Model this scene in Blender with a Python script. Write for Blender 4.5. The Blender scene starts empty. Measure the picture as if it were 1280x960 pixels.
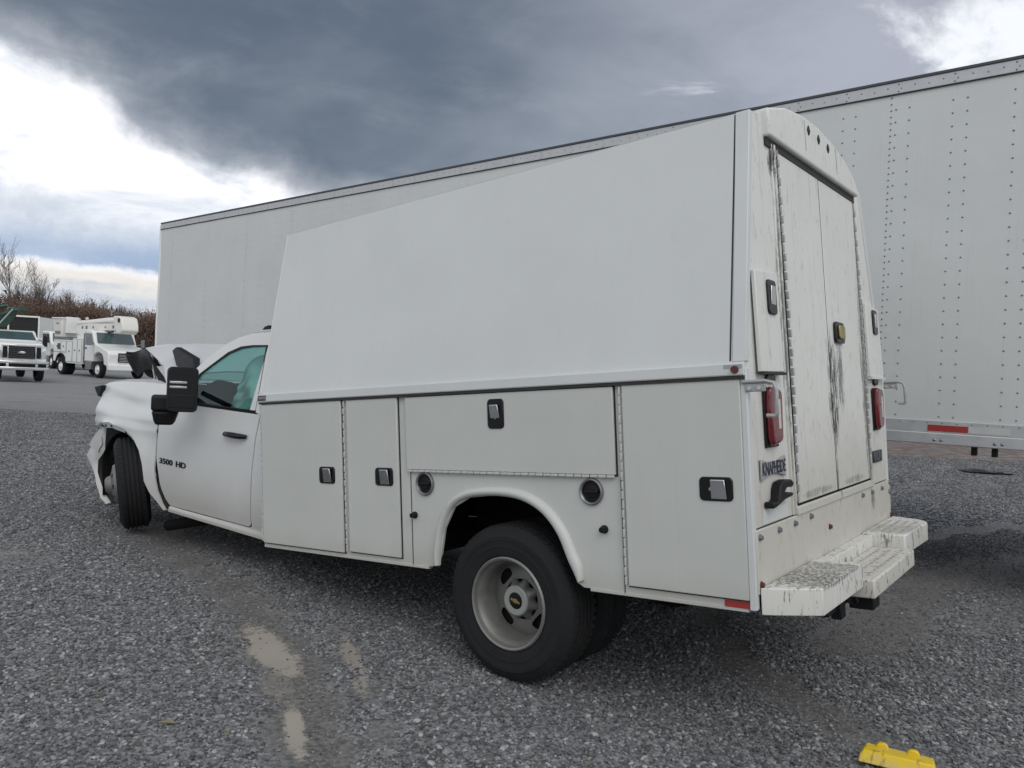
import bpy, bmesh, math, random
import numpy as np
from mathutils import Matrix, Vector, noise
random.seed(7)
rad = math.radians
S = bpy.context.scene
COL = S.collection

# ------------------------------------------------------------------ camera
F, HOR, ROLL, EYE = 973.35, 458.41, 0.0514, 1.6135
cd = bpy.data.cameras.new('camera'); cam = bpy.data.objects.new('camera', cd); COL.objects.link(cam)
cd.sensor_width = 36; cd.lens = 36 * F / 1280; cd.clip_end = 6000; cd.clip_start = 0.05
pit = math.atan((HOR - 480) / F)
cam.matrix_world = Matrix.Translation((0, 0, EYE)) @ Matrix.Rotation(math.pi / 2 + pit, 4, 'X') @ Matrix.Rotation(ROLL, 4, 'Z')
S.camera = cam

# ------------------------------------------------------------------ view
S.view_settings.view_transform = 'Standard'; S.view_settings.look = 'None'
S.view_settings.exposure = 0.28; S.view_settings.gamma = 1
SUN_EL, SUN_AZ = 42, 165          # azimuth from +Y clockwise: the light patch is behind and right of the camera

# ------------------------------------------------------------------ node helper
class NT:
    def __init__(s, tree): s.t = tree; s.n = tree.nodes; s.l = tree.links
    def node(s, kind, props=None, **ins):
        x = s.n.new(kind)
        for k, v in (props or {}).items(): setattr(x, k, v)
        for k, v in ins.items():
            key = k.replace('_', ' ')
            sock = x.inputs[int(k[1:])] if (k[0] == 'i' and k[1:].isdigit()) else x.inputs[key]
            if isinstance(v, bpy.types.NodeSocket): s.l.new(v, sock)
            else: sock.default_value = v
        return x
    def m(s, op, a, b=0.0, c=0.0, clamp=False):
        return s.node('ShaderNodeMath', {'operation': op, 'use_clamp': clamp}, i0=a, i1=b, i2=c).outputs[0]
    def mr(s, v, a, b, c=0.0, d=1.0, smooth=True):
        return s.node('ShaderNodeMapRange', {'interpolation_type': 'SMOOTHSTEP' if smooth else 'LINEAR'}, i0=v, i1=a, i2=b, i3=c, i4=d).outputs[0]
    def mix(s, f, a, b, bt='MIX'):
        x = s.n.new('ShaderNodeMix'); x.data_type = 'RGBA'; x.blend_type = bt
        for i, v in ((0, f), (6, a), (7, b)):
            if isinstance(v, bpy.types.NodeSocket): s.l.new(v, x.inputs[i])
            elif i == 0: x.inputs[0].default_value = v
            else: x.inputs[i].default_value = tuple(v) + ((1,) if len(v) == 3 else ())
        return x.outputs[2]
    def noise(s, vec, scale, detail=4, rough=.55, dist=0.0, out=0):
        return s.node('ShaderNodeTexNoise', None, Vector=vec, Scale=scale, Detail=detail, Roughness=rough, Distortion=dist).outputs[out]
    def xyz(s, v):
        return s.node('ShaderNodeSeparateXYZ', None, i0=v).outputs
    def comb(s, x, y, z):
        return s.node('ShaderNodeCombineXYZ', None, i0=x, i1=y, i2=z).outputs[0]
    def scale3(s, v, sc):
        return s.node('ShaderNodeMapping', None, Vector=v, Scale=sc).outputs[0]

# ------------------------------------------------------------------ sky
W = bpy.data.worlds.new('World'); S.world = W; W.use_nodes = True
W.node_tree.nodes.clear(); q = NT(W.node_tree)
tc = q.node('ShaderNodeTexCoord'); d = tc.outputs['Generated']
sx, sy, sz = q.xyz(d)
az = q.m('ARCTAN2', sx, sy)
el = q.m('ARCSINE', sz)
zc = q.m('MAXIMUM', q.m('ADD', sz, 0.10), 0.03)
pl = q.comb(q.m('DIVIDE', sx, zc), q.m('DIVIDE', sy, zc), 0.0)
n1 = q.noise(pl, 0.55, 6, .55, .4)
n2 = q.noise(pl, 1.7, 7, .6, .3)
n3 = q.noise(d, 6.0, 6, .6, .2)
n4 = q.noise(q.scale3(d, (1.6, 1.6, 9)), 2.2, 6, .55, .5)
# grey overcast deck
deck = q.mix(q.mr(n1, .40, .72), (.094, .122, .163), (.25, .28, .325))
deck = q.mix(q.m('MULTIPLY', q.mr(n2, .5, .8), .30), deck, (.42, .45, .50))
lightside = q.m('MULTIPLY', q.mr(az, -.10, .34), q.mr(n2, .25, .6, .55, 1.0))
lightside = q.m('MULTIPLY', lightside, q.mr(az, 2.9, 3.14, 1, .75))
deck = q.mix(q.m('MULTIPLY', lightside, .8), deck, (.40, .42, .49))
br = q.mr(q.m('ADD', q.noise(pl, 1.3, 7, .6, .6), q.mr(az, .2, .6, 0, .10)), .57, .68)
deck = q.mix(q.m('MULTIPLY', br, q.mr(az, .08, .30, 0, .9)), deck, (.86, .88, .92))
# the overcast behind the camera is thinner
thin = q.mr(q.m('ABSOLUTE', az), .75, 1.9)
deck = q.mix(q.m('MULTIPLY', thin, .75), deck, q.mix(n1, (.62, .65, .70), (1.15, 1.15, 1.15)))
# bright opening low on the left, its edge torn by noise
n5 = q.noise(d, 3.2, 3, .5, .0)
edge = q.m('ADD', q.mr(az, -.62, -.28, .320, .168, False), q.m('ADD', q.m('MULTIPLY', q.m('SUBTRACT', n3, .5), .16), q.m('MULTIPLY', q.m('SUBTRACT', n5, .5), .10)))
lim = q.m('SUBTRACT', edge, el)
gap = q.m('MULTIPLY', q.m('ADD', q.m('MULTIPLY', q.mr(lim, -.075, .02), .35), q.m('MULTIPLY', q.mr(lim, -.012, .034), .65)), q.mr(az, .0, .5, 1, .0))
gap = q.m('MULTIPLY', gap, q.mr(az, -2.2, -1.2, 0, 1))
ng = q.noise(q.scale3(d, (1, 1, 2.2)), 7.0, 6, .6, .6)
bright = q.mix(q.mr(ng, .42, .66), (.98, .98, 1.02), (.62, .66, .72))
# long thin cloud bands near the horizon
wob = q.m('ADD', q.m('MULTIPLY', q.m('SUBTRACT', n4, .5), .05), q.m('MULTIPLY', q.m('SUBTRACT', q.noise(d, 16, 7, .7), .5), .040))
e2 = q.m('ADD', el, wob)
band = q.m('MULTIPLY', q.mr(e2, .076, .096), q.mr(e2, .105, .185, 1, 0))
band = q.m('MULTIPLY', band, q.mr(n4, .30, .60, .7, 1))
bright = q.mix(band, bright, q.mix(q.mr(e2, .09, .15), (.29, .38, .54), (.46, .52, .60)))
low = q.mr(e2, .070, .092, 1, 0)
cn = q.noise(q.scale3(d, (1, 1, 5)), 9.0, 5, .6, .5)
cream = q.mix(q.mr(q.m('ADD', e2, q.m('MULTIPLY', q.m('SUBTRACT', cn, .5), .06)), .040, .066, 1, 0), (.74, .70, .655), (.44, .49, .57))
cream = q.mix(q.mr(cn, .5, .68, 0, .6), cream, (.50, .54, .60))
bright = q.mix(low, bright, cream)
sky = q.mix(gap, deck, bright)
# thin horizon veil everywhere
sky = q.mix(q.mr(el, 0.0, .10, .55, 0), sky, (.60, .64, .70))
sky = q.mix(q.mr(el, -.02, -.005, 1, 0), sky, (.16, .17, .18))
nis = q.node('ShaderNodeTexSky', {'sky_type': 'NISHITA', 'sun_disc': False, 'sun_elevation': rad(SUN_EL), 'sun_rotation': rad(SUN_AZ)}).outputs[0]
amb = q.node('ShaderNodeVectorMath', {'operation': 'SCALE'}, i0=sky, Scale=10.0).outputs[0]
fin = q.mix(.96, nis, amb)
bg = q.node('ShaderNodeBackground', None, Color=fin, Strength=0.1)
q.l.new(bg.outputs[0], q.node('ShaderNodeOutputWorld').inputs[0])

# ------------------------------------------------------------------ sun (diffused by the overcast)
sd = bpy.data.lights.new('sun', 'SUN'); sd.energy = 0.7; sd.angle = rad(35); sd.color = (1, .97, .93)
sun = bpy.data.objects.new('sun', sd); COL.objects.link(sun)
a = rad(SUN_AZ); e = rad(SUN_EL)
sun.rotation_euler = Vector((math.sin(a) * math.cos(e), math.cos(a) * math.cos(e), math.sin(e))).to_track_quat('Z', 'Y').to_euler()

# ------------------------------------------------------------------ materials
def bump(q, h, s=.3, dist=.01):
    return q.node('ShaderNodeBump', None, Strength=s, Distance=dist, Height=h).outputs[0]
def newmat(name):
    m = bpy.data.materials.new(name); m.use_nodes = True; m.node_tree.nodes.clear()
    q = NT(m.node_tree); out = q.node('ShaderNodeOutputMaterial')
    return m, q, out
def pbr(name, col, rough=.5, metal=0.0, coat=0.0, var=.06, nscale=6.0, bumps=0.0, bscale=60, emis=None, spec=None):
    m, q, out = newmat(name)
    tc = q.node('ShaderNodeTexCoord').outputs['Object']
    n = q.noise(tc, nscale, 5, .6)
    c = q.mix(n, tuple(max(0, x * (1 - var * 2)) for x in col), tuple(min(1, x * (1 + var)) for x in col))
    b = q.node('ShaderNodeBsdfPrincipled', None, Base_Color=c, Roughness=q.mr(n, .2, .8, rough * .85, min(1, rough * 1.15)), Metallic=metal, Coat_Weight=coat)
    if spec is not None: b.inputs['Specular IOR Level'].default_value = spec
    if bumps: q.l.new(bump(q, q.noise(tc, bscale, 3), bumps, .004), b.inputs['Normal'])
    q.l.new(b.outputs[0], out.inputs[0]); return m
def paint(name, col, grime=.25, streak=.2, scuff=0.0, rough=.38, zlo=0.0, zhi=.5, hot=None, wave=.0):
    """worn vehicle paint: dull variation, road grime low down, thin vertical run marks, dark scuffs"""
    m, q, out = newmat(name)
    tc = q.node('ShaderNodeTexCoord').outputs['Object']
    x, y, z = q.xyz(tc)
    n = q.noise(tc, 1.3, 5, .6); fine = q.noise(tc, 28, 4, .6)
    c = q.mix(q.mr(n, .3, .7), tuple(v * .95 for v in col), col)
    g = q.m('MULTIPLY', q.mr(q.m('ADD', z, q.m('MULTIPLY', q.m('SUBTRACT', n, .5), .35)), zlo, zhi, 1, 0), grime)
    c = q.mix(g, c, (.40, .375, .315))
    st = q.noise(q.scale3(tc, (26, 26, 1.1)), 1.0, 4, .7)
    c = q.mix(q.m('MULTIPLY', q.mr(st, .56, .74), streak), c, (.40, .37, .30))
    sp = q.noise(tc, 55, 3, .7)
    c = q.mix(q.m('MULTIPLY', q.mr(sp, .70, .76), .35), c, (.30, .26, .20))
    if scuff:
        s1 = q.noise(q.scale3(tc, (40, 22, 9)), 1.0, 6, .75, .3)
        c = q.mix(q.m('MULTIPLY', q.mr(s1, .555, .63), scuff), c, (.10, .09, .075))
    if hot:  # a patch of concentrated scratching: centre y, z, half sizes
        for (cy, cz, hy, hz, amt) in hot:
            dy = q.m('DIVIDE', q.m('SUBTRACT', y, cy), hy); dz = q.m('DIVIDE', q.m('SUBTRACT', z, cz), hz)
            r = q.m('ADD', q.m('MULTIPLY', dy, dy), q.m('MULTIPLY', dz, dz))
            msk = q.mr(r, .1, 1.0, 1, 0)
            s2 = q.noise(q.scale3(tc, (60, 60, 9)), 1.0, 6, .8, .4)
            c = q.mix(q.m('MULTIPLY', q.mr(q.m('ADD', s2, q.m('MULTIPLY', msk, .16)), .60, .66), q.m('MULTIPLY', msk, amt)), c, (.035, .033, .03))
    b = q.node('ShaderNodeBsdfPrincipled', None, Base_Color=c, Roughness=q.m('ADD', rough, q.m('MULTIPLY', fine, .2)), Coat_Weight=.12, Coat_Roughness=.2)
    h = q.m('ADD', q.m('MULTIPLY', q.noise(tc, 2.2, 2), 1.0), q.m('MULTIPLY', fine, .012))
    q.l.new(bump(q, h, .25, .02 + wave), b.inputs['Normal'])
    q.l.new(b.outputs[0], out.inputs[0]); return m

M = {}
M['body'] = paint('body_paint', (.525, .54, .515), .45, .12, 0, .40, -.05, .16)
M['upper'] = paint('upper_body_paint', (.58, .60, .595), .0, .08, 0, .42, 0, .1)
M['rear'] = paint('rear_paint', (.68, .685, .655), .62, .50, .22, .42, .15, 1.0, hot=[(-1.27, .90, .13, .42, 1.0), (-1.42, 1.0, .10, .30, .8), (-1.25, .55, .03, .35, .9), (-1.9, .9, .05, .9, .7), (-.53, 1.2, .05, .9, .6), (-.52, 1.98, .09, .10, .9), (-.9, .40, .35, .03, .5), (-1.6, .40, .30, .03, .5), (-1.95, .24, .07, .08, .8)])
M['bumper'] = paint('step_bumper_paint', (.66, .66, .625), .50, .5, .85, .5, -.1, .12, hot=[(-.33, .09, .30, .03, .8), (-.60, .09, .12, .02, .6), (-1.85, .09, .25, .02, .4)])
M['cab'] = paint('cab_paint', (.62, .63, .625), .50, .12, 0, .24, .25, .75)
M['trailer'] = paint('trailer_sheet', (.58, .60, .592), .05, .20, 0, .45, .2, .5, wave=.01)
M['alu'] = pbr('aluminium_rail', (.50, .51, .52), .45, .35, 0, .12, 9, .2)
M['rail_top'] = pbr('dark_rail_edge', (.06, .065, .07), .5, .2)
M['galv'] = pbr('dirty_galvanised', (.42, .43, .43), .5, .5, 0, .15, 18, .2)
M['black'] = pbr('black_plastic', (.0075, .008, .009), .50, 0, 0, .25, 20, .15, 120, spec=.3)
M['gloss'] = pbr('gloss_black', (.006, .006, .007), .3, 0, .1, spec=.35)
M['rubber'] = pbr('tyre_rubber', (.019, .0195, .021), .80, 0, 0, .35, 9, .4, 90, spec=.25)
M['steelwheel'] = pbr('painted_wheel_steel', (.21, .21, .198), .5, .45, 0, .15, 14, .1)
M['hubring'] = pbr('grey_hub_ring', (.30, .315, .30), .5, .1)
M['chrome'] = pbr('chrome', (.72, .73, .74), .16, 1.0, 0, .1, 12)
M['dark'] = pbr('underbody_black', (.011, .0105, .010), .8, 0, 0, .3, 9, .3, spec=.15)
M['deep'] = pbr('shadowed_recess', (.03, .03, .03), .9)
M['red'] = pbr('tail_lamp_red', (.13, .006, .012), .12, 0, .5, .15, 8)
M['redtape'] = pbr('red_reflective_tape', (.33, .035, .03), .35, 0, .2, .1, 30)
M['whitetape'] = pbr('silver_reflective_tape', (.55, .55, .53), .35, .1, 0, .1, 30)
M['clear'] = pbr('clear_lens', (.62, .50, .50), .1, 0, .6)
M['gap'] = pbr('panel_gap', (.035, .034, .03), .9)
M['gold'] = pbr('gold_emblem', (.36, .30, .13), .35, .6)
M['navy'] = pbr('navy_badge_ink', (.020, .024, .045), .4)
M['badge'] = pbr('badge_grey', (.22, .23, .24), .35, .6)
M['yellow'] = paint('yellow_plastic', (.72, .50, .012), .35, .35, .55, .45, 0, .03)
M['green'] = pbr('green_boom_paint', (.006, .052, .030), .4, 0, .2, .2)
M['fg'] = pbr('fibreglass_cream', (.74, .73, .68), .45, 0, .1, .05)
M['uw'] = pbr('utility_white', (.76, .77, .75), .4, 0, .15, .05)
M['seat'] = pbr('mirror_reflection_black', (.012, .014, .016), .9, spec=.1)
M['airbag'] = pbr('pale_airbag_fabric', (.62, .74, .72), .85, 0, 0, .10, 5)
M['brown'] = pbr('tree_bark', (.125, .105, .09), .9, 0, 0, .3, 3)
M['leafbrown'] = pbr('dry_brown_leaf', (.175, .115, .083), .95, 0, 0, .4, .35)
M['twig'] = pbr('thicket_twigs', (.13, .10, .085), .95, 0, 0, .4, .2)
M['rust'] = pbr('rusty_reflector', (.10, .02, .015), .5)
M['worn'] = pbr('worn_stud_steel', (.44, .42, .37), .6, .1, 0, .4, 25)
M['wood'] = pbr('dark_interior', (.02, .02, .022), .9)
def glass(name, tint, a=.35):
    m, q, out = newmat(name)
    t = q.node('ShaderNodeBsdfTransparent', None, Color=tuple(tint) + (1,))
    g = q.node('ShaderNodeBsdfGlossy', None, Color=(.85, .95, .95, 1), Roughness=.03)
    gm = q.node('ShaderNodeNewGeometry')
    dt = q.m('ABSOLUTE', q.node('ShaderNodeVectorMath', {'operation': 'DOT_PRODUCT'}, i0=gm.outputs['Normal'], i1=gm.outputs['Incoming']).outputs['Value'])
    f = q.m('ADD', q.m('MULTIPLY', q.m('POWER', q.m('SUBTRACT', 1.0, dt), 5.0), .93), .07, clamp=True)
    mx = q.node('ShaderNodeMixShader', None, i0=f, i1=t.outputs[0], i2=g.outputs[0])
    q.l.new(mx.outputs[0], out.inputs[0]); return m
M['glass'] = glass('green_tinted_glass', (.52, .77, .745))
M['darkglass'] = pbr('dark_windshield', (.06, .10, .105), .07, 0, .6, .2, 1.5)

# ------------------------------------------------------------------ mesh builder
def unit(v): return Vector(v).normalized()
class MB:
    def __init__(s): s.bm = bmesh.new()
    def vf(s, vs, fs, M=None):
        b = [s.bm.verts.new((M @ Vector(v)) if M else v) for v in vs]
        for f in fs:
            try: s.bm.faces.new([b[i] for i in f])
            except ValueError: pass
        return s
    def box(s, x0, x1, y0, y1, z0, z1, M=None):
        vs = [(x, y, z) for x in (x0, x1) for y in (y0, y1) for z in (z0, z1)]
        return s.vf(vs, [(0, 1, 3, 2), (4, 6, 7, 5), (0, 4, 5, 1), (2, 3, 7, 6), (0, 2, 6, 4), (1, 5, 7, 3)], M)
    def prism(s, pts, a0, a1, axis='y', M=None):
        mk = {'y': lambda p, a: (p[0], a, p[1]), 'x': lambda p, a: (a, p[0], p[1]), 'z': lambda p, a: (p[0], p[1], a)}[axis]
        n = len(pts)
        vs = [mk(p, a0) for p in pts] + [mk(p, a1) for p in pts]
        fs = [tuple(range(n - 1, -1, -1)), tuple(range(n, 2 * n))] + [(i, (i + 1) % n, n + (i + 1) % n, n + i) for i in range(n)]
        return s.vf(vs, fs, M)
    def loft(s, rings, closed=True, caps=True, M=None):
        n = len(rings[0]); vs = [p for r in rings for p in r]; fs = []
        for k in range(len(rings) - 1):
            for i in range(n if closed else n - 1):
                j = (i + 1) % n
                fs.append((k * n + i, k * n + j, (k + 1) * n + j, (k + 1) * n + i))
        if caps and closed: fs += [tuple(range(n - 1, -1, -1)), tuple((len(rings) - 1) * n + i for i in range(n))]
        return s.vf(vs, fs, M)
    def tube(s, path, r, seg=8, caps=True):
        path = [Vector(p) for p in path]; rs = r if isinstance(r, (list, tuple)) else [r] * len(path)
        rings = []; up = None
        for i, p in enumerate(path):
            t = (path[min(i + 1, len(path) - 1)] - path[max(i - 1, 0)]).normalized()
            if up is None: up = Vector((0, 0, 1)) if abs(t.z) < .9 else Vector((1, 0, 0))
            u = t.cross(up).normalized(); v = u.cross(t).normalized(); up = v
            rings.append([p + (u * math.cos(2 * math.pi * k / seg) + v * math.sin(2 * math.pi * k / seg)) * rs[i] for k in range(seg)])
        return s.loft(rings, True, caps)
    def lathe(s, prof, seg=48, M=None, closed=False):
        """prof of (radius, h) turned about local Y"""
        rings = [[(r * math.cos(2 * math.pi * k / seg), h, r * math.sin(2 * math.pi * k / seg)) for k in range(seg)] for r, h in prof]
        return s.loft(rings, True, False, M)
    def grid(s, fn, nu, nv, skip=None):
        vs = [fn(i / nu, j / nv) for j in range(nv + 1) for i in range(nu + 1)]
        fs = [(j * (nu + 1) + i, j * (nu + 1) + i + 1, (j + 1) * (nu + 1) + i + 1, (j + 1) * (nu + 1) + i)
              for j in range(nv) for i in range(nu) if not (skip and skip((i + .5) / nu, (j + .5) / nv))]
        return s.vf(vs, fs)
    def map(s, fn):
        for v in s.bm.verts: v.co = fn(v.co)
        return s
def obj(name, mb, mat, parent=None, mw=None, smooth=False, bevel=0.0, solid=0.0, angle=35, kind=None, label=None, seg=2):
    me = bpy.data.meshes.new(name); bm = mb.bm
    bmesh.ops.recalc_face_normals(bm, faces=bm.faces) if len(bm.faces) < 60000 else None
    bm.to_mesh(me); bm.free()
    for mt in (mat if isinstance(mat, list) else [mat]): me.materials.append(mt)
    if smooth:
        me.shade_smooth()
        try: me.set_sharp_from_angle(angle=rad(angle))
        except Exception: pass
    o = bpy.data.objects.new(name, me); COL.objects.link(o)
    if solid:
        md = o.modifiers.new('solid', 'SOLIDIFY'); md.thickness = solid; md.offset = 0
        if smooth:
            es = o.modifiers.new('edges', 'EDGE_SPLIT'); es.split_angle = rad(55)
    if bevel:
        md = o.modifiers.new('bevel', 'BEVEL'); md.width = bevel; md.segments = seg; md.limit_method = 'ANGLE'; md.angle_limit = rad(40)
        md.harden_normals = False
        if not smooth: me.shade_smooth(); me.set_sharp_from_angle(angle=rad(30))
    if parent: o.parent = parent
    if mw is not None: o.matrix_basis = mw
    if kind: o['kind'] = kind
    if label: o['label'] = label
    return o
def tag(o, label=None, cat=None, group=None, kind=None):
    if label: o['label'] = label
    if cat: o['category'] = cat
    if group: o['group'] = group
    if kind: o['kind'] = kind
    return o
def empty(name, mw, label, cat, group=None):
    o = bpy.data.objects.new(name, None); COL.objects.link(o); o.matrix_basis = mw; o.empty_display_size = .2
    return tag(o, label, cat, group)
def copy_tree(o, parent=None):
    c = o.copy(); COL.objects.link(c); c.parent = parent
    for ch in o.children: copy_tree(ch, c)
    return c
def text_mesh(name, txt, size, mat, parent, mw, ext=.002, sx=1.0, bold=0.0, kind=None):
    cu = bpy.data.curves.new(name, 'FONT'); cu.body = txt; cu.size = size; cu.extrude = ext; cu.offset = bold
    cu.align_x = 'CENTER'; cu.align_y = 'CENTER'; cu.resolution_u = 3
    t = bpy.data.objects.new(name, cu); COL.objects.link(t)
    dg = bpy.context.evaluated_depsgraph_get(); me = bpy.data.meshes.new_from_object(t.evaluated_get(dg))
    bpy.data.objects.remove(t); bpy.data.curves.remove(cu)
    for v in me.vertices: v.co.x *= sx
    me.materials.clear(); me.materials.append(mat)
    o = bpy.data.objects.new(name, me); COL.objects.link(o); o.parent = parent; o.matrix_basis = mw
    return o
def basis(ex, ey, ez, o):
    m = Matrix.Identity(4)
    for i, v in enumerate((ex, ey, ez, o)):
        for k in range(3): m[k][i] = v[k]
    return m

# ================================================================== GROUND
def gz(x, y):
    """the yard falls away very slightly in the distance"""
    t = min(1, max(0, (y - 16) / 22)); return -0.15 * t * t * (3 - 2 * t)
tracks = [([(-3.2, 7.3), (-2.55, 6.2), (-1.84, 5.2), (-1.28, 4.37), (-.93, 3.76), (-.74, 3.1), (-.6, 2.2)], .20, 1.0),
          ([(-.95, 4.6), (-.80, 4.25), (-.62, 3.9), (-.4, 3.2)], .10, .8),
          ([(-3.4, 6.8), (-1.1, 6.25), (.4, 5.2)], .34, .6),
          ([(1.35, 6.0), (1.42, 5.3), (1.44, 4.38), (1.70, 3.71), (2.0, 3.0)], .15, .8),
          ([(2.3, 4.9), (3.6, 6.6), (5.2, 7.6), (8, 8.8)], .38, .85),
          ([(3.2, 5.2), (5, 6.7), (8, 8.0)], .20, .55),
          ([(4.2, 8.5), (6.4, 9.5), (9, 10.4)], .16, 1.0),
          ([(-4.6, 5.9), (-3.84, 5.9), (-3.4, 5.72)], .20, .6)]
tw = []
for pts, w_, s_ in tracks:
    for (a_, b_) in zip(pts[:-1], pts[1:]): tw.append((a_, b_, w_, s_))
def compact(X, Y):
    out = np.zeros_like(X)
    for (ax, ay), (bx, by), w_, s_ in tw:
        dx, dy = bx - ax, by - ay
        t = np.clip(((X - ax) * dx + (Y - ay) * dy) / (dx * dx + dy * dy), 0, 1)
        dd = np.hypot(X - ax - t * dx, Y - ay - t * dy) + .06 * np.sin(X * 7.3 + Y * 3.1) + .05 * np.sin(X * 13.1 - Y * 9.7)
        out = np.maximum(out, s_ * np.clip(1.4 - dd / w_, 0, 1))
    far = np.clip((np.hypot(X, Y) - 18.5 + .6 * np.sin(X * .9)) / 1.6, 0, 1) * np.clip((2 - X) / 3, 0, 1)
    return np.maximum(out, far)
def under(X, Y):
    return np.clip(compact(X, Y), 0, 1)
SILT = [(-1.27, 4.30, .42, .110, math.atan2(-.67, .44), 1.0), (-.80, 4.24, .34, .055, math.atan2(-.52, .20), .75), (-.70, 3.93, .16, .05, math.atan2(-.42, .14), .6),
        (-.885, 3.42, .27, .050, math.atan2(-.42, .14), 1.0), (-1.10, 3.86, .20, .08, math.atan2(-.5, .2), .25), (-3.9, 5.85, .3, .08, .3, .35), (-1.55, 5.6, .5, .12, -.9, .25)]
def silt_amount(X, Y):
    out = np.zeros_like(X)
    for cx, cy, a_, b_, th, st in SILT:
        u = ((X - cx) * math.cos(th) + (Y - cy) * math.sin(th)) / a_; v = (-(X - cx) * math.sin(th) + (Y - cy) * math.cos(th)) / b_
        out = np.maximum(out, st * np.clip(1.9 - 1.7 * np.hypot(u, v), 0, 1))
    return out
def undul(X, Y):
    return .018 * np.sin(X * .9 + 1) * np.cos(Y * .7) + .010 * np.sin(X * 2.7 + Y * 1.9) + .006 * np.sin(X * 6.1 - Y * 4.3)
def ground_sheet():
    xs = np.concatenate([np.linspace(-400, -20, 20), np.linspace(-19, -6.2, 40), np.linspace(-6, 8, 200), np.linspace(8.3, 24, 40), np.linspace(30, 400, 18)])
    ys = np.concatenate([np.linspace(-400, -4, 16), np.linspace(-3, 1.8, 14), np.linspace(2, 12, 170), np.linspace(12.4, 60, 70), np.linspace(70, 900, 24)])
    X, Y = np.meshgrid(xs, ys)
    t = np.clip((Y - 16) / 22, 0, 1); Z = -.15 * t * t * (3 - 2 * t)
    fade = np.clip((30 - np.hypot(X, Y)) / 15, 0, 1)
    C = under(X, Y)
    near = np.clip((14 - Y) / 3, 0, 1)
    Z = Z + (undul(X, Y) - .014 * C * near) * fade - .012
    nx, ny = len(xs), len(ys)
    me = bpy.data.meshes.new('ground')
    vs = np.stack([X.ravel(), Y.ravel(), Z.ravel()], 1)
    I = np.arange(nx * ny).reshape(ny, nx)
    fs = np.stack([I[:-1, :-1].ravel(), I[:-1, 1:].ravel(), I[1:, 1:].ravel(), I[1:, :-1].ravel()], 1)
    me.from_pydata(vs.tolist(), [], fs.tolist())
    at = me.attributes.new('compact', 'FLOAT', 'POINT'); at.data.foreach_set('value', C.ravel().astype(np.float32))
    me.shade_smooth()
    return me
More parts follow.
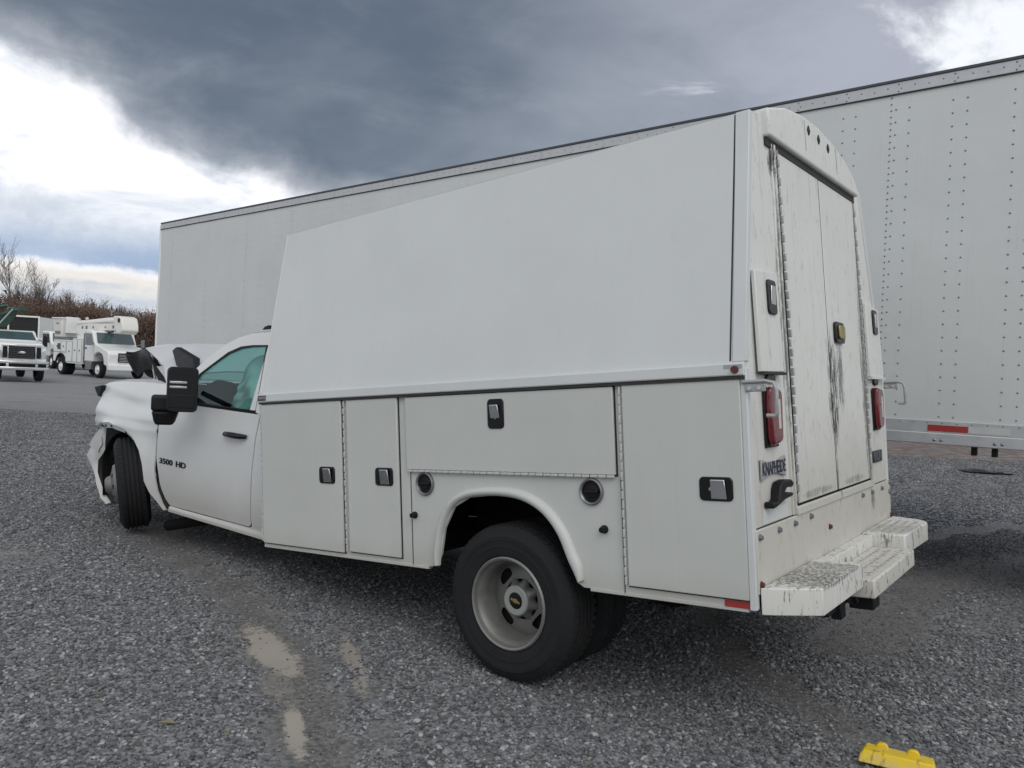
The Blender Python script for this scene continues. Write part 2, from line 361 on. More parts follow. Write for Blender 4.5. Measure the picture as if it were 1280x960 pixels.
def ground_mat():
    m, q, out = newmat('gravel_ground')
    tc = q.node('ShaderNodeNewGeometry').outputs['Position']
    comp = q.node('ShaderNodeAttribute', {'attribute_name': 'compact'}).outputs['Fac']
    v1 = q.node('ShaderNodeTexVoronoi', None, Vector=tc, Scale=46.0)
    v2 = q.node('ShaderNodeTexVoronoi', None, Vector=tc, Scale=21.0)
    val = q.xyz(v1.outputs['Color'])[0]; val2 = q.xyz(v2.outputs['Color'])[1]
    big = q.noise(tc, .35, 5, .6); mid = q.noise(tc, 3.0, 5, .6)
    st = q.mix(val, (.055, .056, .060), (.36, .365, .375))
    st = q.mix(q.mr(val2, .72, .80, 0, .7), st, (.26, .265, .27))
    st = q.mix(q.mr(big, .35, .7, 0, .35), st, (.08, .08, .085))
    fines = q.mix(mid, (.085, .081, .075), (.165, .157, .145))
    x, y, z = q.xyz(tc)
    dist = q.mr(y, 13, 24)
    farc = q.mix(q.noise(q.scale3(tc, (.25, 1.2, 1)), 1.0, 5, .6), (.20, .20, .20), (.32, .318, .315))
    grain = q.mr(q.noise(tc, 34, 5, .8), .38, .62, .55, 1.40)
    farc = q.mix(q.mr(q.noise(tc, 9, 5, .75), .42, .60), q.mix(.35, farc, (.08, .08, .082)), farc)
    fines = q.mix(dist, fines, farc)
    fines = q.node('ShaderNodeVectorMath', {'operation': 'SCALE'}, i0=fines, Scale=grain).outputs[0]
    wet = q.mr(q.noise(q.scale3(tc, (.5, .9, 1)), .8, 4, .6), .58, .70)
    fines = q.mix(q.m('MULTIPLY', wet, q.mr(y, 14, 22, .35, .55)), fines, (.05, .047, .043))
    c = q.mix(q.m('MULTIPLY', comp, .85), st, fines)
    # brown mud by the trailer
    mx = q.m('MULTIPLY', q.mr(q.m('ABSOLUTE', q.m('SUBTRACT', x, 11.5)), 2.0, 5.0, 1, 0), q.mr(q.m('ABSOLUTE', q.m('SUBTRACT', y, 20.5)), 2.5, 4.5, 1, 0))
    c = q.mix(q.m('MULTIPLY', mx, q.mr(mid, .35, .6)), c, (.13, .085, .055))
    # pale silt settled in the ruts
    sm = None; wn = q.m('MULTIPLY', q.m('SUBTRACT', q.noise(tc, 13, 6, .7), .5), 2.0); wf = q.m('MULTIPLY', q.m('SUBTRACT', q.noise(tc, 70, 3, .7), .5), .9)
    for cx, cy, a_, b_, th, st_ in SILT:
        dx = q.m('SUBTRACT', x, cx); dy = q.m('SUBTRACT', y, cy)
        u = q.m('DIVIDE', q.m('ADD', q.m('MULTIPLY', dx, math.cos(th)), q.m('MULTIPLY', dy, math.sin(th))), a_)
        v = q.m('DIVIDE', q.m('SUBTRACT', q.m('MULTIPLY', dy, math.cos(th)), q.m('MULTIPLY', dx, math.sin(th))), b_)
        rr_ = q.m('SQRT', q.m('ADD', q.m('MULTIPLY', u, u), q.m('MULTIPLY', v, v)))
        k_ = q.m('MULTIPLY', q.mr(q.m('ADD', rr_, q.m('ADD', wn, wf)), .70, 1.15, 1, 0), st_)
        sm = k_ if sm is None else q.m('MAXIMUM', sm, k_)
    c = q.mix(sm, c, q.mix(mid, (.29, .262, .222), (.40, .368, .318)))
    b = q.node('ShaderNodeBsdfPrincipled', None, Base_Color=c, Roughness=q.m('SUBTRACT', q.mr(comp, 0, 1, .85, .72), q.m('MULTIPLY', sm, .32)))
    hh = q.m('ADD', q.m('MULTIPLY', v1.outputs['Distance'], -1.0), q.m('MULTIPLY', q.noise(tc, 60, 4), .4))
    hh = q.m('MULTIPLY', hh, q.m('MULTIPLY', q.mr(comp, 0, 1, 1, .4), q.m('SUBTRACT', 1.0, q.m('MULTIPLY', sm, .9))))
    q.l.new(bump(q, hh, .9, .012), b.inputs['Normal'])
    q.l.new(b.outputs[0], out.inputs[0]); return m
gme = ground_sheet(); gme.materials.append(ground_mat())
go = bpy.data.objects.new('ground', gme); COL.objects.link(go)
tag(go, 'grey crushed stone yard with compacted wheel tracks', kind='structure')

# loose stones, tens of thousands instanced on a point cloud
def stone_material():
    m, q, out = newmat('crushed_limestone')
    r = q.node('ShaderNodeObjectInfo').outputs['Random']
    tc = q.node('ShaderNodeTexCoord').outputs['Object']
    n = q.noise(tc, 1.6, 4, .7)
    c = q.mix(q.m('POWER', r, 1.3), (.060, .062, .068), (.33, .336, .348))
    c = q.mix(q.mr(q.m('FRACT', q.m('MULTIPLY', r, 37.7)), .90, .94), c, (.50, .505, .51))
    c = q.mix(q.mr(q.m('FRACT', q.m('MULTIPLY', r, 91.3)), .93, .95), c, (.20, .175, .14))
    c = q.mix(q.mr(n, .35, .75, 0, .45), c, (.27, .28, .29))
    b = q.node('ShaderNodeBsdfPrincipled', None, Base_Color=c, Roughness=.72)
    q.l.new(bump(q, q.noise(tc, 5, 4), .5, .2), b.inputs['Normal'])
    q.l.new(b.outputs[0], out.inputs[0]); return m
stcol = bpy.data.collections.new('stone_shapes'); smat = stone_material()
for k in range(8):
    bm = bmesh.new(); bmesh.ops.create_icosphere(bm, subdivisions=1, radius=1)
    rr = random.Random(k)
    sc = Vector((rr.uniform(.85, 1.25), rr.uniform(.6, .95), rr.uniform(.4, .65)))
    for v in bm.verts:
        v.co = Vector((v.co.x * sc.x, v.co.y * sc.y, v.co.z * sc.z)) * rr.uniform(.72, 1.15)
    me = bpy.data.meshes.new('stone'); bm.to_mesh(me); bm.free(); me.materials.append(smat)
    stcol.objects.link(bpy.data.objects.new('stone', me))
def scatter_stones():
    rng = np.random.default_rng(3)
    parts = []
    def zone(x0, x1, y0, y1, dens, s0, s1, keep):
        n = int((x1 - x0) * (y1 - y0) * dens)
        X = rng.uniform(x0, x1, n); Y = rng.uniform(y0, y1, n)
        inv = (np.abs(X) < Y * .74 + .9) & keep(X, Y)
        X, Y = X[inv], Y[inv]
        C = under(X, Y) * (np.clip((15 - Y) / 2, 0, 1))
        fn = np.sin(X * 1.7 + 2 * np.sin(Y * .9)) * np.sin(Y * 1.3 + X * .6)
        SA = silt_amount(X, Y); kp = rng.uniform(0, 1, len(X)) > np.clip(np.maximum(C * 1.0 + .10 * fn, 1.05 * SA), 0, np.where(SA > .5, .985, .84))
        X, Y, C = X[kp], Y[kp], C[kp]
        sz = s0 + (s1 - s0) * rng.beta(1.5, 3.8, len(X)); sz *= (1 - .40 * C)
        parts.append(np.stack([X, Y, sz], 1))
    zone(-4.5, 5.5, 2.3, 5.2, 4600, .0058, .0205, lambda x, y: y < 99)
    zone(-8, 9, 5.2, 9.0, 2600, .0065, .0215, lambda x, y: y < 99)
    zone(-4.5, 5.5, 2.3, 9.0, 16, .016, .030, lambda x, y: y < 99)
    zone(-15, 14, 9.0, 18.5, 800, .009, .025, lambda x, y: y < 99)
    P = np.concatenate(parts)
    X, Y, sz = P.T
    t = np.clip((Y - 16) / 22, 0, 1)
    fade = np.clip((30 - np.hypot(X, Y)) / 15, 0, 1)
    Z = -.15 * t * t * (3 - 2 * t) + (undul(X, Y) - .014 * under(X, Y) * np.clip((14 - Y) / 3, 0, 1)) * fade - .012 + sz * rng.uniform(.0, .55, len(X))
    me = bpy.data.meshes.new('gravel'); me.from_pydata(np.stack([X, Y, Z], 1).tolist(), [], [])
    R3 = np.stack([rng.uniform(-.45, .45, len(X)), rng.uniform(-.45, .45, len(X)), rng.uniform(0, 6.28, len(X))], 1).astype(np.float32)
    at = me.attributes.new('rot', 'FLOAT_VECTOR', 'POINT'); at.data.foreach_set('vector', R3.ravel())
    at = me.attributes.new('siz', 'FLOAT', 'POINT'); at.data.foreach_set('value', sz.astype(np.float32))
    print('stones', len(X))
    o = bpy.data.objects.new('gravel', me); COL.objects.link(o)
    ng = bpy.data.node_groups.new('scatter', 'GeometryNodeTree')
    ng.interface.new_socket('Geometry', in_out='INPUT', socket_type='NodeSocketGeometry')
    ng.interface.new_socket('Geometry', in_out='OUTPUT', socket_type='NodeSocketGeometry')
    N = ng.nodes; L = ng.links
    gi = N.new('NodeGroupInput'); g_o = N.new('NodeGroupOutput')
    ci = N.new('GeometryNodeCollectionInfo'); ci.inputs[0].default_value = stcol; ci.inputs['Separate Children'].default_value = True
    ip = N.new('GeometryNodeInstanceOnPoints'); ip.inputs['Pick Instance'].default_value = True
    ra = N.new('GeometryNodeInputNamedAttribute'); ra.data_type = 'FLOAT_VECTOR'; ra.inputs[0].default_value = 'rot'
    sa = N.new('GeometryNodeInputNamedAttribute'); sa.data_type = 'FLOAT'; sa.inputs[0].default_value = 'siz'
    L.new(gi.outputs[0], ip.inputs['Points']); L.new(ci.outputs[0], ip.inputs['Instance'])
    L.new(ra.outputs[0], ip.inputs['Rotation']); L.new(sa.outputs[0], ip.inputs['Scale'])
    L.new(ip.outputs[0], g_o.inputs[0])
    md = o.modifiers.new('scatter', 'NODES'); md.node_group = ng
    tag(o, 'loose grey crushed stone covering the yard', kind='stuff')
scatter_stones()

# a dead leaf among the stones
lf = MB(); lf.grid(lambda u, v: (-1.43 + .075 * u, 3.27 + .02 * u + .028 * (v - .5) * math.sin(math.pi * min(1, max(0, u))) , .02 + .012 * abs(v - .5) + .006 * math.sin(u * 4)), 8, 4)
M['deadleaf'] = pbr('dead_leaf', (.20, .17, .10), .7)
tag(obj('dead_leaf', lf, M['deadleaf'], smooth=True), 'dry olive brown leaf lying on the gravel at lower left', 'leaf')

# ================================================================== SERVICE TRUCK
K0 = Vector((.75242, 4.90434, 0)); YAW = 2.4793
KM = Matrix.Translation(K0) @ Matrix.Rotation(YAW, 4, 'Z')
truck = empty('service_truck', KM, 'white utility service truck with tall enclosed body and wrecked front end', 'truck')
B = Matrix(((.9948, -.0008, .1017, -1.29733), (0, 1, .0078, 1.19604), (-.1017, -.0078, .9948, .6648), (0, 0, 0, 1)))
WB_ = 2.39; YC = -WB_ / 2
def lean(v):
    if v.z > 1 and v.x < .3: v = Vector((v.x + .03 * (v.z - 1) / 1.16, v.y, v.z))
    return v
def bp(name, mb, mat, **k): return obj(name, mb.map(lean), mat, truck, B, **k)
def sub(name, mb, mat, par, **k): return obj(name, mb.map(lean), mat, par, None, **k)

# lower shell: sides with wheel arch notch
arch = [(.836, 0), (.875, .02), (.922, .135), (.965, .234), (1.029, .316), (1.109, .373), (1.217, .408), (1.369, .417), (1.544, .398), (1.658, .341), (1.732, .222), (1.763, .08), (1.80, .012), (1.86, 0)]
prof = [(0.02, 0), (.78, 0)] + arch + [(3.40, 0), (3.40, .966), (0.02, .966)]
left = MB(); left.prism(prof, -.035, -.014, 'y')
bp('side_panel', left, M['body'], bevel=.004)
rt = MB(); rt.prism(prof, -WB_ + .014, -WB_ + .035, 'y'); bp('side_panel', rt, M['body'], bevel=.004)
# inner body core (boxes above the chassis, leaving the wheel well open)
core = MB()
core.box(.03, 3.38, -WB_ + .04, -.04, .50, .96)
core.box(2.0, 3.38, -.52, -.04, .03, .50); core.box(.03, .62, -.52, -.04, .03, .50)
core.box(2.0, 3.38, -WB_ + .04, -WB_ + .52, .03, .50); core.box(.03, .62, -WB_ + .04, -WB_ + .52, .03, .50)
bp('body_core', core, M['dark'])
fl = MB(); fl.box(.62, 2.0, -.62, -.60, .1, .5); fl.box(.62, 2.0, -WB_ + .60, -WB_ + .62, .1, .5); bp('wheel_well', fl, M['dark'])
# bottom lip turned under
for xa, xb in ((.03, .80), (1.86, 3.40)):
    lip = MB(); lip.box(xa, xb, -.05, -.012, -.012, .006); bp('bottom_flange', lip, M['body'], bevel=.003)
# flared wheel arch lip
def flare(ys):
    inner = [(.850, .03), (.905, .125), (.955, .236), (1.022, .322), (1.105, .381), (1.215, .418), (1.369, .428), (1.550, .409), (1.668, .349), (1.744, .226), (1.775, .10), (1.785, .02)]
    den = []
    for i in range(len(inner) - 1):
        p0, p1, p2, p3 = [Vector(inner[min(len(inner) - 1, max(0, i + k))]) for k in (-1, 0, 1, 2)]
        for t in (0, .2, .4, .6, .8):
            den.append(tuple(.5 * ((2 * p1) + (p2 - p0) * t + (2 * p0 - 5 * p1 + 4 * p2 - p3) * t * t + (3 * p1 - p0 - 3 * p2 + p3) * t ** 3)))
    inner = den + [inner[-1]]
    rings = []
    n = len(inner)
    for i, (x, z) in enumerate(inner):
        p = Vector((inner[max(0, i - 1)][0], inner[max(0, i - 1)][1])); r = Vector((inner[min(n - 1, i + 1)][0], inner[min(n - 1, i + 1)][1]))
        t = (r - p).normalized(); nrm = Vector((t.y, -t.x))
        c0 = Vector((1.32, .0)); nrm = nrm if nrm.dot(Vector((x, z)) - c0) > 0 else -nrm
        w_ = (.062 - .022 * min(1, i / n * 1.4)) * min(1, .45 + min(i, n - 1 - i) / 6)
        ring = []
        for k in range(8):
            a_ = math.pi * k / 7
            u = (1 - math.cos(a_)) / 2; h = math.sin(a_)
            ring.append((x + nrm.x * (u * w_ - .012), ys * 1.0 + (.032 * h - .018), z + nrm.y * (u * w_ - .012)))
        rings.append(ring)
    return rings
f1 = MB(); f1.loft(flare(0), False, False); bp('wheel_arch_trim', f1, M['body'], smooth=True, angle=60, solid=.004)
f2 = MB(); f2.loft([[(p[0], -WB_ - p[1], p[2]) for p in r] for r in flare(0)], False, False); bp('wheel_arch_trim', f2, M['body'], smooth=True, angle=60, solid=.004)

# recessed paddle latches
def latch(par, x, z, w_, h, vert, axis='y', face=0.0, mat='gloss'):
    """black recessed tray with bright paddle; axis y = on the side, x = on the rear"""
    def put(name, u0, u1, z0, z1, d0, d1, m_, bev, pr):
        mb = MB()
        rc = .2 * min(u1 - u0, z1 - z0); pts = []
        for (cx_, cz_, a0_) in ((u1 - rc, z1 - rc, 0), (u0 + rc, z1 - rc, 90), (u0 + rc, z0 + rc, 180), (u1 - rc, z0 + rc, 270)):
            for k in range(5): a_ = rad(a0_ + 22.5 * k); pts.append((cx_ + rc * math.cos(a_), cz_ + rc * math.sin(a_)))
        if axis == 'y': mb.prism(pts, face + d0, face + d1, 'y')
        else: mb.prism(pts, face - d1, face - d0, 'x')
        return sub(name, mb, m_, pr, bevel=.004, seg=2)
    L = put('latch', x - w_ / 2, x + w_ / 2, z - h / 2, z + h / 2, -.004, .010, M[mat], .012, par)
    return L, put
def paddle_latch(par, x, z, w_, h, pw, ph, dx=0, dz=0, axis='y', face=0.0):
    a0, put = latch(par, x, z, w_, h, 0, axis, face)
    mb = MB()
    cx, cz = x + dx, z + dz
    pts = [(cx - pw / 2, face + .009, cz - ph / 2), (cx + pw / 2, face + .009, cz - ph / 2), (cx + pw / 2 * .9, face + (.022 if axis == 'y' else .013), cz + ph / 2), (cx - pw / 2 * .9, face + (.022 if axis == 'y' else .013), cz + ph / 2)]
    top = [(p[0], p[1] + .006, p[2]) for p in pts]
    if axis == 'x':
        top = [(p[0], p[1] - .002, p[2]) for p in top]
        pts = [(-(p[1]) + 2 * face, p[0], p[2]) for p in pts]; top = [(-(p[1]) + 2 * face, p[0], p[2]) for p in top]
    mb.vf(pts + top, [(3, 2, 1, 0), (4, 5, 6, 7), (0, 1, 5, 4), (1, 2, 6, 5), (2, 3, 7, 6), (3, 0, 4, 7)])
    sub('latch_paddle', mb, M['chrome'], par, bevel=.004)
    # key cylinder
    k = MB(); kx, kz = x - dx * 1.6, z - dz * 1.6
    if axis == 'y': k.lathe([(0, .013), (.008, .013), (.008, .006)], 12, Matrix.Translation((kx, face, kz)))
    else: k.lathe([(0, .013), (.008, .013), (.008, .006)], 12, Matrix.Translation((face, kx, kz)) @ Matrix.Rotation(math.pi / 2, 4, 'Z'))
    sub('lock_cylinder', k, M['galv'], par, smooth=True)
def hinge_y(par, x, z0, z1, y=.001, w_=.010):
    mb = MB(); n = int((z1 - z0) / .042); st = (z1 - z0) / n
    for i in range(n): mb.box(x - w_ / 2, x + w_ / 2, y - .004, y + (.008 if i % 2 else .005), z0 + i * st + .003, z0 + (i + 1) * st - .003)
    sub('hinge', mb, M['whitetape'], par, bevel=.002)
def hinge_h(par, x0, x1, z, y=.001):
    mb = MB(); n = int((x1 - x0) / .045); st = (x1 - x0) / n
    for i in range(n): mb.box(x0 + i * st + .003, x0 + (i + 1) * st - .003, y - .004, y + (.009 if i % 2 else .006), z - .006, z + .006)
    sub('hinge', mb, M['whitetape'], par, bevel=.002)
def side_door(x0, x1, z0, z1, nm='compartment_door'):
    g = MB(); g.box(x0 - .007, x1 + .007, -.0135, -.0125, z0 - .008, z1 + .006)
    d_ = MB(); d_.box(x0, x1, -.0115, .004, z0, z1)
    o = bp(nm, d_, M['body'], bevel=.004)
    sub('door_seal', g, M['gap'], o)
    return o
dd = side_door(2.560, 3.385, .022, .952); hinge_y(dd, 3.392, .03, .95); paddle_latch(dd, 2.697, .492, .150, .105, .075, .085, -.012)
dd = side_door(2.065, 2.505, .034, .952); hinge_y(dd, 2.530, .03, .95); paddle_latch(dd, 2.180, .495, .150, .105, .075, .085, -.012)
dd = side_door(.632, 1.995, .541, .950); hinge_h(dd, .635, 1.99, .534); paddle_latch(dd, 1.328, .841, .108, .155, .060, .07, 0, .012)
dd = side_door(.022, .583, .040, .954); hinge_y(dd, .596, .04, .95); paddle_latch(dd, .143, .495, .150, .102, .070, .082, -.014, 0)
# seam strips
for sx0 in (1.979, .612): sm = MB(); sm.box(sx0 - .002, sx0 + .002, -.014, -.0115, .0, .53); bp('panel_seam', sm, M['gap'])
# drip streak below the rail, cup vents and bumpers
def vent(x, z, r):
    T_ = Matrix.Translation((x, -.014, z))
    mb = MB(); mb.lathe([(r * .78, -.02), (r * .80, .010), (r * .90, .016), (r, .012), (r * 1.02, 0)], 32, T_); o = bp('fuel_cup', mb, M['badge'], smooth=True)
    cup = MB(); cup.lathe([(r * .82, .008), (r * .74, .002), (0, .0015)], 28, T_); sub('cup_recess', cup, M['gloss'], o, smooth=True)
    bar = MB(); bar.box(x - r * .60, x + r * .60, -.012, .004, z - r * .10, z + r * .10); bar.lathe([(0, .0065), (r * .5, .005), (r * .52, .001)], 20, T_)
    sub('filler_cap', bar, M['black'], o, bevel=.004)
vent(1.865, .463, .066); vent(.772, .459, .064)
for (x, z) in ((1.953, .284), (.709, .286)):
    mb = MB(); mb.lathe([(0, .034), (.013, .034), (.015, .026), (.015, .010), (.020, .008), (.020, 0)], 16, Matrix.Translation((x, -.014, z))); bp('rubber_bumper', mb, M['black'], smooth=True)
# red reflector strip on the rear corner
mb = MB(); mb.box(.018, .132, -.0125, -.009, .004, .031); bp('red_reflector', mb, M['redtape'])

# rail between lower compartments and upper body
mb = MB(); mb.prism([(-.03, .968), (.012, .968), (.015, .974), (.012, 1.018), (-.004, 1.026), (-.03, 1.026)], .0, 3.405, 'x'); rail = bp('belt_rail', mb, M['upper'], bevel=.002)
mb = MB(); mb.prism([(-WB_ + .03, .968), (-WB_ - .012, .968), (-WB_ - .012, 1.018), (-WB_ + .03, 1.026)], .0, 3.405, 'x'); bp('belt_rail', mb, M['upper'], bevel=.002)
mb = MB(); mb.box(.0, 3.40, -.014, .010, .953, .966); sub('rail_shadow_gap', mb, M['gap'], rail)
mb = MB(); mb.box(3.31, 3.398, .0125, .0165, .978, 1.012); tg = sub('maker_tag', mb, M['gloss'], rail)
mb = MB(); mb.lathe([(0, .016), (.014, .016), (.017, .004)], 16, Matrix.Translation((.035, .012, .993))); sub('marker_lamp', mb, M['rust'], rail, smooth=True)
mb = MB(); mb.box(.004, .085, .011, .0135, .972, 1.014); sub('corner_plate', mb, M['galv'], rail)
text_mesh('tag_lettering', 'TAMOS', .030, M['whitetape'], tg, basis((-1, 0, 0), (0, 0, 1), (0, 1, 0), (3.354, .0168, .995)), .0005, .9)

# upper body: tapered sides, front, arched roof
def yup(z): return -.012 - (.2674 - .012) * (z - 1.02) / (2.158 - 1.02)
us = MB(); us.vf([(.05, yup(1.02), 1.02), (3.392, yup(1.02), 1.02), (3.392, yup(2.158), 2.158), (.05, yup(2.158), 2.158)], [(0, 1, 2, 3)])
bp('upper_side_panel', us, M['upper'], solid=.01)
us = MB(); us.vf([(.05, -WB_ - yup(1.02), 1.02), (3.392, -WB_ - yup(1.02), 1.02), (3.392, -WB_ - yup(2.158), 2.158), (.05, -WB_ - yup(2.158), 2.158)], [(0, 1, 2, 3)])
bp('upper_side_panel', us, M['upper'], solid=.01)
arc = [(-.2674, 2.158), (-.42, 2.205), (-.62, 2.262), (-.85, 2.302), (-1.05, 2.322), (-1.195, 2.327)]
arc = arc + [(-WB_ - y, z) for y, z in arc[-2::-1]]
rf = MB(); rf.loft([[(.03, y, z) for y, z in arc], [(3.395, y, z) for y, z in arc]], False, False); bp('roof', rf, M['upper'], smooth=True, solid=.012)
fr = MB(); fr.prism([(-.012, 1.0), (-.2674, 2.15)] + arc[1:-1] + [(-WB_ + .2674, 2.15), (-WB_ + .012, 1.0)], 3.372, 3.390, 'x'); bp('front_bulkhead', fr, M['upper'])
# front corner post trim (thin white edge line) and rear corner posts
for side_ in (0, 1):
    def fy(y): return y if side_ == 0 else -WB_ - y
    mb = MB(); mb.tube([(3.398, fy(yup(1.03) + .004), 1.03), (3.398, fy(yup(2.158) + .004), 2.158)], .007, 6); bp('front_edge_trim', mb, M['upper'], smooth=True)
    mb = MB()
    a0 = [(-.004, fy(.0), 0.0), (.022, fy(.0), 0.0), (.022, fy(-.03), 0.0), (-.004, fy(-.03), 0.0)]
    pr = lambda z, w_: [(-.006, fy(yup(z) + .010 if z > 1 else -.002), z), (w_, fy(yup(z) + .010 if z > 1 else -.002), z), (w_, fy((yup(z) if z > 1 else -.012) - .03), z), (-.006, fy((yup(z) if z > 1 else -.012) - .03), z)]
    mb.loft([pr(0.0, .022), pr(1.0, .022)]); mb.loft([pr(1.026, .052), pr(1.6, .056), pr(2.165, .060)])
    bp('corner_post', mb, M['upper'], bevel=.004)
    if side_ == 0:
        mb = MB(); mb.loft([[(.058, yup(z) + .0055, z), (.066, yup(z) + .0055, z), (.066, yup(z) + .002, z), (.058, yup(z) + .002, z)] for z in (1.03, 2.155)]); bp('panel_seam', mb, M['gap'])

# ---- rear face
bk = MB(); bk.prism([(-.03, .33), (-.03, 1.0), (-.28, 2.14)] + arc[1:-1] + [(-WB_ + .28, 2.14), (-WB_ + .03, 1.0), (-WB_ + .03, .33)], .028, .036, 'x'); bp('rear_frame_backing', bk, M['gap'])
lp = MB(); lp.prism([(-.006, .328), (-.006, 1.0), (-.272, 2.152), (-.42, 2.20), (-.565, 2.12), (-.565, .328)], .0, .02, 'x'); bp('rear_side_panel', lp, M['rear'], bevel=.003)
rp = MB(); rp.prism([(-WB_ + .006, .328), (-WB_ + .006, 1.0), (-WB_ + .272, 2.152), (-WB_ + .42, 2.20), (-1.952, 2.12), (-1.952, .328)], .0, .02, 'x'); bp('rear_side_panel', rp, M['rear'], bevel=.003)
# door frame ribs
for (y0, y1, d_) in ((-.515, -.500, .010), (-.548, -.530, .014), (-1.975, -1.960, .010)):
    mb = MB(); mb.box(-d_, .004, y0, y1, .33, 2.07); bp('door_frame_rib', mb, M['rear'], bevel=.003)
mb = MB(); mb.box(-.022, .012, -1.945, -.535, .325, .364); bp('door_sill', mb, M['rear'], bevel=.004)
# rear doors
def rear_door(y0, y1):
    mb = MB(); mb.box(-.006, .020, y0, y1, .372, 2.085); o = bp('rear_door', mb, M['rear'], bevel=.004)
    return o
rd1 = rear_door(-1.230, -.592); rd2 = rear_door(-1.928, -1.242)
for yy_ in (-1.236, -.586, -1.934):
    mb = MB(); mb.box(-.004, .012, yy_ - .0058, yy_ + .0058, .372, 2.08); sub('door_seal', mb, M['seat'], rd1 if yy_ > -1.5 else rd2)
mb = MB(); mb.box(-.008, .012, -1.93, -.59, .3645, .3715); sub('door_seal', mb, M['seat'], rd1)
def hinge_x(par, y, z0, z1):
    mb = MB(); n = int((z1 - z0) / .045); st = (z1 - z0) / n
    for i in range(n): mb.box(-.016 if i % 2 else -.011, -.002, y - .007, y + .007, z0 + i * st + .004, z0 + (i + 1) * st - .004)
    sub('hinge', mb, M['galv'], par, bevel=.002)
hinge_x(rd1, -.580, .38, 2.06); hinge_x(rd2, -1.940, .38, 2.06)
L_, put = latch(rd2, -1.415, 1.226, .165, .118, 1, 'x', -.006)
put('latch_paddle', -1.470, -1.365, 1.190, 1.265, .010, .022, M['gold'], .008, rd2)
# hatches with latches on both rear side panels
for s_, (y0, y1) in (('l', (-.430, -.146)), ('r', (-WB_ + .06, -WB_ + .405))):
    mb = MB()
    if s_ == 'l': mb.prism([(y0, .988), (y1, .984), (y1 + .004, 1.425), (y0 + .01, 1.443)], -.020, -.001, 'x')
    else: mb.prism([(y0, .984), (y1, .988), (y1 - .01, 1.443), (y0 + .03, 1.425)], -.020, -.001, 'x')
    o = bp('access_hatch', mb, M['rear'], bevel=.004)
    mb = MB(); mb.box(-.030, -.004, y0, y1, .974, .986); sub('hatch_lip', mb, M['gap'] if s_ == 'l' else M['rear'], o)
    yc = -.318 if s_ == 'l' else -2.178
    paddle_latch(o, yc, 1.32 if s_ == 'l' else 1.335, .105, .155, .06, .085, 0, .008, 'x', -.020)
# arched cap over the doors
cp = [(-.425, 2.085), (-1.972, 2.100), (-1.985, 2.125), (-1.90, 2.205), (-1.74, 2.262), (-1.50, 2.308), (-1.22, 2.332), (-.95, 2.325), (-.68, 2.286), (-.425, 2.215)]
mb = MB(); mb.prism(cp, -.034, .04, 'x'); cap = bp('rear_header_cap', mb, M['rear'], bevel=.012, seg=3)
mb = MB(); mb.prism([(-.432, 2.046), (-1.958, 2.062), (-1.958, 2.0985), (-.432, 2.0835)], -.0095, .03, 'x'); sub('header_gap', mb, M['gap'], cap)
for y in (-.96, -1.52): 
    mb = MB(); mb.box(-.0352, -.030, y - .002, y + .002, 2.14, 2.30 if y > -1 else 2.29); sub('cap_seam', mb, M['badge'], cap)
for y, z in ((-1.02, 2.262), (-1.19, 2.257), (-1.36, 2.250)):
    mb = MB(); mb.prism([(y - .02, z), (y, z - .026), (y + .02, z), (y, z + .026)], -.040, -.033, 'x'); sub('marker_lamp_base', mb, M['gap'], cap)
# oval recesses, tail lamps
for yc in (-.305, -2.195):
    mb = MB(); T_ = Matrix.Translation((0, yc, .958)) @ Matrix.Rotation(math.pi / 2, 4, 'Z') @ Matrix.Diagonal((1.0, 1, .42, 1))
    mb.lathe([(0, .004), (.052, .004), (.055, .0)], 24, T_); bp('oval_grommet', mb, M['gloss'], smooth=True)
for yc in (-.292, -2.180):
    pr = [(yc - .058, .70), (yc - .048, .675), (yc + .060, .662), (yc + .080, .70), (yc + .085, .84), (yc + .080, .912), (yc + .06, .920), (yc - .05, .910), (yc - .062, .88)]
    mb = MB(); mb.prism(pr, -.034, .0, 'x'); o = bp('tail_lamp', mb, M['red'], bevel=.014, seg=3)
    mb = MB(); mb.box(-.036, -.033, yc - .022, yc + .006, .735, .865); sub('reverse_lens', mb, M['clear'], o, bevel=.003)
    mb = MB(); mb.box(-.006, .001, yc - .066, yc + .090, .655, .920); sub('lamp_base', mb, M['black'], o, bevel=.004)
# hold-back arms at both rear corners
for yy, z0 in ((-.002, .928), (-WB_ + .002, .945)):
    s_ = 1
    mb = MB(); mb.box(-.085, .0, yy - .006, yy + .006, z0 - .030, z0 + .004); o = bp('hold_back_bracket', mb, M['galv'], bevel=.003)
    mb = MB(); mb.tube([(.012, yy + .004, z0 + .012), (-.085, yy + .004, z0 + .012), (-.118, yy + .004, z0 + .004), (-.128, yy + .002, z0 - .025), (-.128, yy, z0 - .12), (-.120, yy, z0 - .130), (-.085, yy, z0 - .128)], .0085, 8)
    sub('hook_rod', mb, M['galv'], o, smooth=True)
    mb = MB(); mb.lathe([(0, .012), (.008, .012), (.008, 0)], 8, Matrix.Translation((-.06, yy, z0 - .015))); mb.lathe([(0, .012), (.008, .012), (.008, 0)], 8, Matrix.Translation((-.02, yy, z0 - .015))); sub('bolt', mb, M['whitetape'], o)
mb = MB(); mb.box(-.014, .0, -.40, -.245, .86, .945); 
